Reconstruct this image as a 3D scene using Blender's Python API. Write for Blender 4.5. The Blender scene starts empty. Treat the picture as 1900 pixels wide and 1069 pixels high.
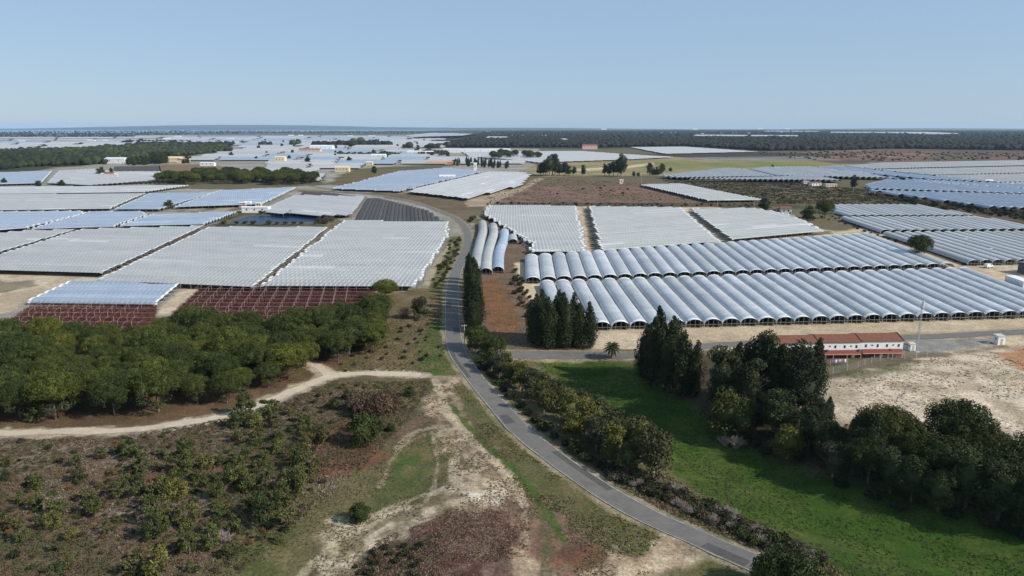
import bpy, math, random
import numpy as np
from mathutils import Vector

random.seed(7)
RNG = np.random.default_rng(7)
SC = bpy.context.scene
COL = SC.collection

# ------------------------------------------------------------------ camera, sky, sun
CAM_H = 70.0
F = 1357.0                       # focal length in photo pixels (photo 1900 x 1069)
TH = math.atan((534.5 - 236.0) / F)
cam = bpy.data.cameras.new('camera')
cam.sensor_width = 36.0
cam.lens = F / 1900.0 * 36.0
cam.clip_start = 1.0
cam.clip_end = 80000.0
cam_o = bpy.data.objects.new('camera', cam)
cam_o.location = (0, 0, CAM_H)
cam_o.rotation_euler = (math.pi / 2 - TH, 0, 0)
COL.objects.link(cam_o)
SC.camera = cam_o

SUN_EL = math.radians(35.0)
SUN_AZ = math.radians(112.0)     # clockwise from +Y
world = bpy.data.worlds.new('World')
SC.world = world
world.use_nodes = True
wn = world.node_tree
wn.nodes.clear()
sky = wn.nodes.new('ShaderNodeTexSky')
sky.sky_type = 'NISHITA'
sky.sun_disc = False
sky.sun_elevation = SUN_EL
sky.sun_rotation = SUN_AZ
sky.altitude = 50
sky.air_density = 1.0
sky.dust_density = 0.25
sky.ozone_density = 2.2
bg = wn.nodes.new('ShaderNodeBackground')
bg.inputs['Strength'].default_value = 0.10
wo = wn.nodes.new('ShaderNodeOutputWorld')
hz_mix = wn.nodes.new('ShaderNodeMix'); hz_mix.data_type = 'RGBA'      # high thin haze evens out the clear sky
hz_mix.inputs[0].default_value = 0.74
hz_mix.inputs[7].default_value = (3.05, 4.4, 6.2, 1)
wn.links.new(sky.outputs[0], hz_mix.inputs[6])
wn.links.new(hz_mix.outputs[2], bg.inputs[0])
wn.links.new(bg.outputs[0], wo.inputs[0])
sl = bpy.data.lights.new('sun', 'SUN')
sl.energy = 4.9
sl.angle = math.radians(0.5)
sl.color = (1.0, 0.94, 0.84)
so = bpy.data.objects.new('sun', sl)
sdir = Vector((math.cos(SUN_EL) * math.sin(SUN_AZ), math.cos(SUN_EL) * math.cos(SUN_AZ), math.sin(SUN_EL)))
so.rotation_euler = sdir.to_track_quat('Z', 'Y').to_euler()
so.location = (200, -100, 300)
COL.objects.link(so)
SC.view_settings.view_transform = 'Standard'
SC.view_settings.look = 'None'
SC.view_settings.exposure = 0.2
SC.view_settings.gamma = 1.0
SC.cycles.max_bounces = 6
SC.cycles.diffuse_bounces = 3
SC.cycles.volume_bounces = 1

ORD = ['first', 'second', 'third', 'fourth', 'fifth', 'sixth', 'seventh', 'eighth', 'ninth', 'tenth', 'eleventh', 'twelfth', 'thirteenth', 'fourteenth', 'fifteenth', 'sixteenth', 'seventeenth', 'eighteenth', 'nineteenth', 'twentieth', 'twenty first', 'twenty second', 'twenty third', 'twenty fourth', 'twenty fifth', 'twenty sixth', 'twenty seventh', 'twenty eighth', 'twenty ninth', 'thirtieth', 'thirty first', 'thirty second', 'thirty third', 'thirty fourth', 'thirty fifth', 'thirty sixth', 'thirty seventh', 'thirty eighth', 'thirty ninth', 'fortieth']
# ------------------------------------------------------------------ tools: tags, projection, noise
def tag(o, label=None, cat=None, group=None, kind=None):
    if label: o['label'] = label
    if cat: o['category'] = cat
    if group: o['group'] = group
    if kind: o['kind'] = kind
    return o

def proj(px, py, z=0.0):
    px = np.asarray(px, float); py = np.asarray(py, float)
    xc = (px - 950.0) / F
    yc = -(py - 534.5) / F
    dy = math.cos(TH) + yc * math.sin(TH)
    dz = -math.sin(TH) + yc * math.cos(TH)
    t = (z - CAM_H) / dz
    return xc * t, dy * t

def hash2(ix, iy, seed):
    h = (ix.astype(np.int64) * 374761393 + iy.astype(np.int64) * 668265263 + seed * 1442695041) & 0x7fffffff
    h = ((h ^ (h >> 13)) * 1274126177) & 0x7fffffff
    h = (h ^ (h >> 16)) & 0xffff
    return h / 65535.0

def vnoise(X, Y, scale, seed=0):
    x = X / scale; y = Y / scale
    ix = np.floor(x); iy = np.floor(y)
    fx = x - ix; fy = y - iy
    fx = fx * fx * (3 - 2 * fx); fy = fy * fy * (3 - 2 * fy)
    a = hash2(ix, iy, seed); b = hash2(ix + 1, iy, seed)
    c = hash2(ix, iy + 1, seed); d = hash2(ix + 1, iy + 1, seed)
    return (a * (1 - fx) + b * fx) * (1 - fy) + (c * (1 - fx) + d * fx) * fy

def fbm(X, Y, scale, seed=0, oct=4):
    s = 0; a = 0.5; t = 0
    for k in range(oct):
        s = s + a * vnoise(X, Y, scale / 2 ** k, seed + 17 * k); t += a; a *= 0.5
    return s / t

def dist_line(X, Y, pts):
    best = np.full(X.shape, 1e9)
    for (x0, y0), (x1, y1) in zip(pts[:-1], pts[1:]):
        dx, dy = x1 - x0, y1 - y0
        L = dx * dx + dy * dy + 1e-9
        t = np.clip(((X - x0) * dx + (Y - y0) * dy) / L, 0, 1)
        best = np.minimum(best, np.hypot(X - x0 - t * dx, Y - y0 - t * dy))
    return best

def sd_poly(X, Y, pts):
    d = dist_line(X, Y, list(pts) + [pts[0]])
    ins = np.zeros(X.shape, bool)
    n = len(pts)
    for i in range(n):
        x0, y0 = pts[i]; x1, y1 = pts[(i + 1) % n]
        c = (y0 > Y) != (y1 > Y)
        xi = (x1 - x0) * (Y - y0) / ((y1 - y0) if abs(y1 - y0) > 1e-9 else 1e-9) + x0
        ins ^= c & (X < xi)
    return np.where(ins, d, -d)

def sstep(a, b, x):
    t = np.clip((x - a) / (b - a), 0, 1)
    return t * t * (3 - 2 * t)

def flat(pts):
    x, y = proj([p[0] for p in pts], [p[1] for p in pts], 0.0)
    return list(zip(x.tolist(), y.tolist()))

VALLEY = flat([(1040, 690), (1150, 735), (1300, 810), (1450, 885), (1650, 960), (1900, 1050), (2150, 1120)])
MOUND = flat([(900, 900), (870, 980)])
SANDHILL = flat([(1650, 715), (1850, 720)])
WOODHILL = flat([(0, 700), (250, 690), (450, 680)])

def height(X, Y):
    X = np.asarray(X, float); Y = np.asarray(Y, float)
    D = np.hypot(X, Y)
    h = np.zeros(X.shape)
    near = D < 420
    if np.any(near):
        x = X[near]; y = Y[near]; d = D[near]
        v = dist_line(x, y, VALLEY)
        hh = -4.5 * np.exp(-(v / 17.0) ** 2)
        hh += 1.6 * np.exp(-(dist_line(x, y, MOUND) / 13.0) ** 2)
        hh += 2.2 * np.exp(-(dist_line(x, y, SANDHILL) / 20.0) ** 2)
        hh += 1.2 * np.exp(-(dist_line(x, y, WOODHILL) / 25.0) ** 2)
        k = 1 - sstep(190, 250, d)
        hh += k * (fbm(x, y, 26, 5, 3) - 0.5) * 1.3
        h[near] = hh
    return h

def W(px, py, dz=0.0):
    z = 0.0
    for _ in range(10):
        x, y = proj(px, py, z)
        z = float(height(np.array([float(x)]), np.array([float(y)]))[0])
    return Vector((float(x), float(y), z + dz))

def WP(pts):
    return [(p.x, p.y) for p in (W(*q) for q in pts)]

def hz(x, y):
    return float(height(np.array([float(x)]), np.array([float(y)]))[0])

# ------------------------------------------------------------------ materials
def newmat(name):
    m = bpy.data.materials.new(name)
    m.use_nodes = True
    nt = m.node_tree
    b = nt.nodes['Principled BSDF']
    return m, nt, b

def N(nt, t, **kw):
    n = nt.nodes.new(t)
    for k, v in kw.items():
        if k in n.inputs: n.inputs[k].default_value = v
        else: setattr(n, k, v)
    return n

def mixc(nt, fac, a, b, blend='MIX'):
    n = nt.nodes.new('ShaderNodeMix'); n.data_type = 'RGBA'; n.blend_type = blend
    for sock, val in ((n.inputs[0], fac), (n.inputs[6], a), (n.inputs[7], b)):
        if hasattr(val, 'is_output') or isinstance(val, bpy.types.NodeSocket): nt.links.new(val, sock)
        elif isinstance(val, (int, float)): sock.default_value = val
        else: sock.default_value = (*val[:3], 1)
    return n.outputs[2]

def ramp(nt, sock, stops):
    r = nt.nodes.new('ShaderNodeValToRGB')
    e = r.color_ramp.elements
    while len(e) > 1: e.remove(e[-1])
    e[0].position = stops[0][0]; e[0].color = (*stops[0][1], 1)
    for p, c in stops[1:]:
        q = e.new(p); q.color = (*c, 1)
    nt.links.new(sock, r.inputs[0])
    return r.outputs[0]

def noise_tex(nt, scale, detail=4, coord=None, rough=0.6, dist=0.0):
    n = nt.nodes.new('ShaderNodeTexNoise')
    n.inputs['Scale'].default_value = scale
    n.inputs['Detail'].default_value = detail
    n.inputs['Roughness'].default_value = rough
    n.inputs['Distortion'].default_value = dist
    if coord is not None: nt.links.new(coord, n.inputs['Vector'])
    return n.outputs['Fac']

def plain(name, col, rough=0.7, var=0.25, scale=1.2, metal=0.0, spec=0.4):
    m, nt, b = newmat(name)
    tc = nt.nodes.new('ShaderNodeTexCoord')
    f = noise_tex(nt, scale, 5, tc.outputs['Object'])
    lo = tuple(c * (1 - var) for c in col); hi = tuple(min(1, c * (1 + var)) for c in col)
    nt.links.new(ramp(nt, f, [(0.3, lo), (0.7, hi)]), b.inputs['Base Color'])
    b.inputs['Roughness'].default_value = rough
    b.inputs['Metallic'].default_value = metal
    b.inputs['Specular IOR Level'].default_value = spec
    return m

def ground_mat():
    m, nt, b = newmat('ground_soil')
    at = N(nt, 'ShaderNodeAttribute', attribute_name='Col')
    tc = nt.nodes.new('ShaderNodeTexCoord')
    n1 = noise_tex(nt, 1.6, 6, tc.outputs['Object'], 0.75)
    n2 = noise_tex(nt, 0.22, 5, tc.outputs['Object'], 0.65)
    g = ramp(nt, n1, [(0.25, (0.35,) * 3), (0.5, (0.95,) * 3), (0.75, (1.6,) * 3)])
    g2 = ramp(nt, n2, [(0.25, (0.7, 0.72, 0.75)), (0.75, (1.3, 1.25, 1.2))])
    c = mixc(nt, 1.0, at.outputs['Color'], g, 'MULTIPLY')
    c = mixc(nt, 1.0, c, g2, 'MULTIPLY')
    n3 = noise_tex(nt, 0.55, 7, tc.outputs['Object'], 0.78, 1.2)
    c = mixc(nt, ramp(nt, n3, [(0.54, (0, 0, 0)), (0.66, (0.55,) * 3)]), c, (0.055, 0.055, 0.026))
    n4 = noise_tex(nt, 0.9, 7, tc.outputs['Object'], 0.8, 0.8)
    c = mixc(nt, ramp(nt, n4, [(0.60, (0, 0, 0)), (0.72, (0.5,) * 3)]), c, (0.24, 0.19, 0.14))
    nt.links.new(c, b.inputs['Base Color'])
    b.inputs['Roughness'].default_value = 0.95
    b.inputs['Specular IOR Level'].default_value = 0.1
    bp = nt.nodes.new('ShaderNodeBump')
    bp.inputs['Strength'].default_value = 0.6; bp.inputs['Distance'].default_value = 0.5
    nt.links.new(n1, bp.inputs['Height']); nt.links.new(bp.outputs[0], b.inputs['Normal'])
    return m

def leaf_mat(name):
    m, nt, b = newmat(name)
    at = N(nt, 'ShaderNodeAttribute', attribute_name='Col')
    oi = nt.nodes.new('ShaderNodeObjectInfo')
    g = ramp(nt, oi.outputs['Random'], [(0.0, (0.72, 0.76, 0.75)), (0.5, (1.0, 1.0, 1.0)), (1.0, (1.3, 1.2, 1.0))])
    c = mixc(nt, 1.0, at.outputs['Color'], g, 'MULTIPLY')
    nt.links.new(c, b.inputs['Base Color'])
    b.inputs['Roughness'].default_value = 0.75
    b.inputs['Specular IOR Level'].default_value = 0.15
    return m

def film_mat(name, c1, c2, hoop=2.1, hoopamt=0.5, rough=0.42, dirt=(0.30, 0.29, 0.26)):
    """greenhouse film: hoop lines show through the sheet; weathered patches"""
    m, nt, b = newmat(name)
    uv = N(nt, 'ShaderNodeUVMap', uv_map='UV')
    sep = nt.nodes.new('ShaderNodeSeparateXYZ'); nt.links.new(uv.outputs[0], sep.inputs[0])
    at = N(nt, 'ShaderNodeAttribute', attribute_name='tone')
    mod = N(nt, 'ShaderNodeMath', operation='PINGPONG'); mod.inputs[1].default_value = hoop / 2
    nt.links.new(sep.outputs['Y'], mod.inputs[0])
    lt = N(nt, 'ShaderNodeMapRange'); lt.inputs[1].default_value = 0.0; lt.inputs[2].default_value = hoop * 0.22
    lt.inputs[3].default_value = 1.0; lt.inputs[4].default_value = 0.0
    nt.links.new(mod.outputs[0], lt.inputs[0])
    tc = nt.nodes.new('ShaderNodeTexCoord')
    nz = noise_tex(nt, 0.07, 7, tc.outputs['Object'], 0.75, 0.8)
    nf = noise_tex(nt, 0.7, 4, tc.outputs['Object'], 0.7)
    base = ramp(nt, nz, [(0.35, c1), (0.65, c2)])
    base = mixc(nt, 1.0, base, at.outputs['Color'], 'MULTIPLY')
    fm = N(nt, 'ShaderNodeMath', operation='MULTIPLY'); fm.inputs[1].default_value = hoopamt
    nt.links.new(lt.outputs[0], fm.inputs[0])
    base = mixc(nt, fm.outputs[0], base, tuple(min(0.85, c * 1.65) for c in c2))
    dm = ramp(nt, nf, [(0.52, (0, 0, 0)), (0.8, (0.6,) * 3)])
    base = mixc(nt, dm, base, dirt)
    nt.links.new(base, b.inputs['Base Color'])
    b.inputs['Roughness'].default_value = rough
    b.inputs['Specular IOR Level'].default_value = 0.5
    bp = nt.nodes.new('ShaderNodeBump')
    bp.inputs['Strength'].default_value = 0.5; bp.inputs['Distance'].default_value = 0.12
    nt.links.new(lt.outputs[0], bp.inputs['Height']); nt.links.new(bp.outputs[0], b.inputs['Normal'])
    return m

M = {}
M['ground'] = ground_mat()
M['leaf'] = leaf_mat('foliage')
M['bark'] = plain('bark', (0.13, 0.10, 0.08), 0.9, 0.4, 3)
M['bark_pale'] = plain('bark_pale', (0.30, 0.26, 0.22), 0.9, 0.3, 3)
M['film'] = film_mat('film_white', (0.27, 0.28, 0.275), (0.345, 0.35, 0.34), hoopamt=0.7, rough=0.55)
M['film_blue'] = film_mat('film_blue', (0.215, 0.265, 0.34), (0.28, 0.33, 0.40), hoopamt=0.35, rough=0.5)
M['film_pale'] = film_mat('film_pale', (0.34, 0.34, 0.345), (0.41, 0.41, 0.41), hoopamt=0.3, rough=0.55)
M['film_cream'] = film_mat('film_cream', (0.36, 0.345, 0.32), (0.43, 0.41, 0.38), hoopamt=0.3, rough=0.55)
M['film_grey'] = film_mat('film_grey', (0.25, 0.27, 0.295), (0.45, 0.455, 0.46), hoop=1.5, hoopamt=0.65, rough=0.35)
M['film_hem'] = plain('film_hem', (0.72, 0.72, 0.70), 0.5, 0.12, 0.8)
M['net_dark'] = film_mat('net_dark', (0.035, 0.032, 0.033), (0.05, 0.046, 0.045), hoop=7.0, hoopamt=0.5, rough=0.9, dirt=(0.08, 0.075, 0.07))
M['steel'] = plain('galvanised_steel', (0.42, 0.43, 0.44), 0.45, 0.2, 4, 0.6)
M['white_paint'] = plain('white_render', (0.78, 0.77, 0.74), 0.8, 0.07, 0.6)
M['metal_white'] = plain('white_sheet_metal', (0.72, 0.73, 0.74), 0.45, 0.08, 0.8)
M['tile_red'] = None
M['red_paint'] = plain('oxide_red_paint', (0.16, 0.038, 0.030), 0.8, 0.2, 2)
M['orange_trim'] = plain('terracotta_trim', (0.60, 0.30, 0.18), 0.8, 0.15, 2)
M['cream_wall'] = plain('cream_wall', (0.62, 0.50, 0.34), 0.8, 0.12, 1)
M['pink_wall'] = plain('pinkish_wall', (0.62, 0.40, 0.35), 0.8, 0.12, 1)
M['glass_dark'] = plain('dark_glass', (0.03, 0.035, 0.045), 0.15, 0.2, 2)
M['concrete'] = plain('concrete', (0.42, 0.40, 0.37), 0.9, 0.2, 1.5)
M['dark_grey'] = plain('dark_grey_metal', (0.08, 0.085, 0.09), 0.6, 0.2, 1)
M['rubber'] = plain('black_rubber', (0.02, 0.02, 0.02), 0.8, 0.2, 3)
M['line_white'] = plain('road_paint', (0.34, 0.32, 0.28), 0.8, 0.5, 0.9)
M['cable'] = plain('cable', (0.05, 0.05, 0.05), 0.6, 0.1, 2)

def tile_mat(name, c1, c2):
    m, nt, b = newmat(name)
    tc = nt.nodes.new('ShaderNodeTexCoord')
    w = nt.nodes.new('ShaderNodeTexWave'); w.inputs['Scale'].default_value = 1.6; w.inputs['Distortion'].default_value = 0.4
    nt.links.new(tc.outputs['Object'], w.inputs['Vector'])
    n = noise_tex(nt, 1.3, 6, tc.outputs['Object'], 0.7)
    c = ramp(nt, n, [(0.3, c1), (0.7, c2)])
    c = mixc(nt, 0.35, c, ramp(nt, w.outputs['Fac'], [(0, (0.35,) * 3), (1, (1,) * 3)]), 'MULTIPLY')
    nt.links.new(c, b.inputs['Base Color']); b.inputs['Roughness'].default_value = 0.85
    bp = nt.nodes.new('ShaderNodeBump'); bp.inputs['Strength'].default_value = 0.7; bp.inputs['Distance'].default_value = 0.1
    nt.links.new(w.outputs['Fac'], bp.inputs['Height']); nt.links.new(bp.outputs[0], b.inputs['Normal'])
    return m
M['tile_red'] = tile_mat('clay_tiles', (0.15, 0.055, 0.032), (0.26, 0.10, 0.058))

def asphalt_mat(name, c1, c2):
    m, nt, b = newmat(name)
    tc = nt.nodes.new('ShaderNodeTexCoord')
    n = noise_tex(nt, 0.35, 8, tc.outputs['Object'], 0.8, 1.0)
    n2 = noise_tex(nt, 6.0, 3, tc.outputs['Object'], 0.8)
    c = ramp(nt, n, [(0.3, c1), (0.7, c2)])
    c = mixc(nt, 0.5, c, ramp(nt, n2, [(0.3, (0.75,) * 3), (0.7, (1.15,) * 3)]), 'MULTIPLY')
    nt.links.new(c, b.inputs['Base Color']); b.inputs['Roughness'].default_value = 0.85
    b.inputs['Specular IOR Level'].default_value = 0.3
    return m
M['asphalt'] = asphalt_mat('asphalt_worn', (0.10, 0.094, 0.086), (0.165, 0.155, 0.142))
M['sand_track'] = asphalt_mat('sand_track', (0.36, 0.29, 0.21), (0.56, 0.48, 0.37))

def water_mat():
    m, nt, b = newmat('pond_water')
    b.inputs['Base Color'].default_value = (0.008, 0.018, 0.06, 1)
    b.inputs['Roughness'].default_value = 0.2
    b.inputs['Specular IOR Level'].default_value = 0.1
    b.inputs['IOR'].default_value = 1.15
    tc = nt.nodes.new('ShaderNodeTexCoord')
    n = noise_tex(nt, 0.6, 3, tc.outputs['Object'])
    bp = nt.nodes.new('ShaderNodeBump'); bp.inputs['Strength'].default_value = 0.25; bp.inputs['Distance'].default_value = 0.3
    nt.links.new(n, bp.inputs['Height']); nt.links.new(bp.outputs[0], b.inputs['Normal'])
    return m
M['water'] = water_mat()

# ------------------------------------------------------------------ mesh tools
def mesh_np(name, V, Fq, mat, col=None, smooth=False):
    """uniform-size faces, numpy"""
    V = np.asarray(V, np.float32); Fq = np.asarray(Fq, np.int32)
    me = bpy.data.meshes.new(name)
    nf, k = Fq.shape
    me.vertices.add(len(V)); me.vertices.foreach_set('co', V.ravel())
    me.loops.add(nf * k); me.loops.foreach_set('vertex_index', Fq.ravel())
    me.polygons.add(nf)
    me.polygons.foreach_set('loop_start', np.arange(0, nf * k, k, dtype=np.int32))
    me.polygons.foreach_set('loop_total', np.full(nf, k, np.int32))
    if smooth: me.polygons.foreach_set('use_smooth', np.ones(nf, bool))
    me.update(calc_edges=True)
    if col is not None:
        a = me.color_attributes.new('Col', 'FLOAT_COLOR', 'POINT')
        c = np.ones((len(V), 4), np.float32); c[:, :3] = col
        a.data.foreach_set('color', c.ravel())
    me.materials.append(mat)
    return me

def link(name, me, parent=None, loc=None):
    o = bpy.data.objects.new(name, me)
    COL.objects.link(o)
    if parent is not None: o.parent = parent
    if loc is not None: o.location = loc
    return o

def empty(name, loc, rz=0.0, s=(1, 1, 1)):
    o = bpy.data.objects.new(name, None)
    o.empty_display_size = 1.0
    COL.objects.link(o)
    o.location = loc; o.rotation_euler = (0, 0, rz); o.scale = s
    return o

class MB:
    def __init__(s): s.v = []; s.f = []
    def box(s, x0, x1, y0, y1, z0, z1):
        n = len(s.v)
        s.v += [(x0, y0, z0), (x1, y0, z0), (x1, y1, z0), (x0, y1, z0), (x0, y0, z1), (x1, y0, z1), (x1, y1, z1), (x0, y1, z1)]
        s.f += [(n, n + 3, n + 2, n + 1), (n + 4, n + 5, n + 6, n + 7), (n, n + 1, n + 5, n + 4), (n + 1, n + 2, n + 6, n + 5), (n + 2, n + 3, n + 7, n + 6), (n + 3, n, n + 4, n + 7)]
        return s
    def face(s, pts):
        n = len(s.v); s.v += [tuple(p) for p in pts]; s.f.append(tuple(range(n, n + len(pts)))); return s
    def tube(s, pts, radii, k=6, cap=True):
        n0 = len(s.v)
        pts = [Vector(p) for p in pts]
        for i, p in enumerate(pts):
            a = pts[min(i + 1, len(pts) - 1)] - pts[max(i - 1, 0)]
            a.normalize()
            u = a.cross(Vector((0, 0, 1))) if abs(a.z) < 0.95 else a.cross(Vector((1, 0, 0)))
            u.normalize(); w = a.cross(u)
            r = radii[i] if hasattr(radii, '__len__') else radii
            for j in range(k):
                t = 2 * math.pi * j / k
                s.v.append(tuple(p + u * (r * math.cos(t)) + w * (r * math.sin(t))))
        for i in range(len(pts) - 1):
            for j in range(k):
                a = n0 + i * k + j; b = n0 + i * k + (j + 1) % k
                s.f.append((a, b, b + k, a + k))
        if cap:
            s.f.append(tuple(n0 + j for j in range(k))[::-1])
            s.f.append(tuple(n0 + (len(pts) - 1) * k + j for j in range(k)))
        return s
    def mesh(s, name, mat, smooth=False):
        me = bpy.data.meshes.new(name)
        me.from_pydata(s.v, [], s.f)
        if smooth: me.polygons.foreach_set('use_smooth', [True] * len(s.f))
        me.update(); me.materials.append(mat)
        return me
    def build(s, name, mat, parent=None, loc=None, smooth=False):
        return link(name, s.mesh(name, mat, smooth), parent, loc)

# ------------------------------------------------------------------ ground sheet
ROAD_PX = [(1640, 1145), (1500, 1090), (1394, 1042), (1342, 1020), (1282, 993), (1205, 960), (1141, 925), (1085, 889), (1029, 849), (968, 801), (920, 748), (876, 694), (850, 657), (841, 620), (839, 580), (839, 540), (845, 508), (858, 478), (868, 450), (864, 425), (846, 406), (815, 392), (770, 376), (720, 366), (640, 355), (560, 343)]
SIDE_PX = [(862, 652), (905, 657), (945, 658), (1020, 659), (1100, 659), (1170, 660), (1240, 652), (1300, 644), (1400, 636), (1500, 632), (1600, 628), (1700, 626), (1800, 621), (1900, 616), (2050, 609)]
TRACK_PX = [(-260, 812), (-100, 806), (0, 804), (110, 801), (200, 800), (300, 791), (400, 775), (480, 752), (560, 719), (615, 698), (700, 693), (780, 696)]
BRANCH_PX = [(612, 699), (596, 684), (572, 672), (540, 664)]

def smooth_line(pts, step=3.0):
    P = [Vector((a, b, 0)) for a, b in pts]
    out = []
    for i in range(len(P) - 1):
        p0 = P[max(i - 1, 0)]; p1 = P[i]; p2 = P[i + 1]; p3 = P[min(i + 2, len(P) - 1)]
        n = max(2, int((p2 - p1).length / step))
        for k in range(n):
            t = k / n
            q = 0.5 * ((2 * p1) + (p2 - p0) * t + (2 * p0 - 5 * p1 + 4 * p2 - p3) * t * t + (3 * p1 - p0 - 3 * p2 + p3) * t ** 3)
            out.append((q.x, q.y))
    out.append((P[-1].x, P[-1].y))
    return out
ROAD = smooth_line(WP(ROAD_PX)); SIDE = smooth_line(WP(SIDE_PX)); TRACK = smooth_line(WP(TRACK_PX)); BRANCH = smooth_line(WP(BRANCH_PX))

SAND = ((0.50, 0.41, 0.29), (0.40, 0.32, 0.22)); PALE = ((0.52, 0.44, 0.33), (0.40, 0.32, 0.23))
HEATH = ((0.125, 0.088, 0.06), (0.085, 0.074, 0.040)); OLIVE = ((0.14, 0.12, 0.055), (0.085, 0.09, 0.032))
GREEN = ((0.034, 0.072, 0.010), (0.060, 0.086, 0.018)); RUST = ((0.15, 0.068, 0.04), (0.10, 0.055, 0.038))
DARK = ((0.03, 0.032, 0.017), (0.04, 0.036, 0.022)); MAROON = ((0.075, 0.024, 0.022), (0.11, 0.045, 0.04))
FLOOR = ((0.13, 0.08, 0.048), (0.09, 0.062, 0.035)); WHITE = ((0.62, 0.56, 0.46), (0.45, 0.38, 0.29))
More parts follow.
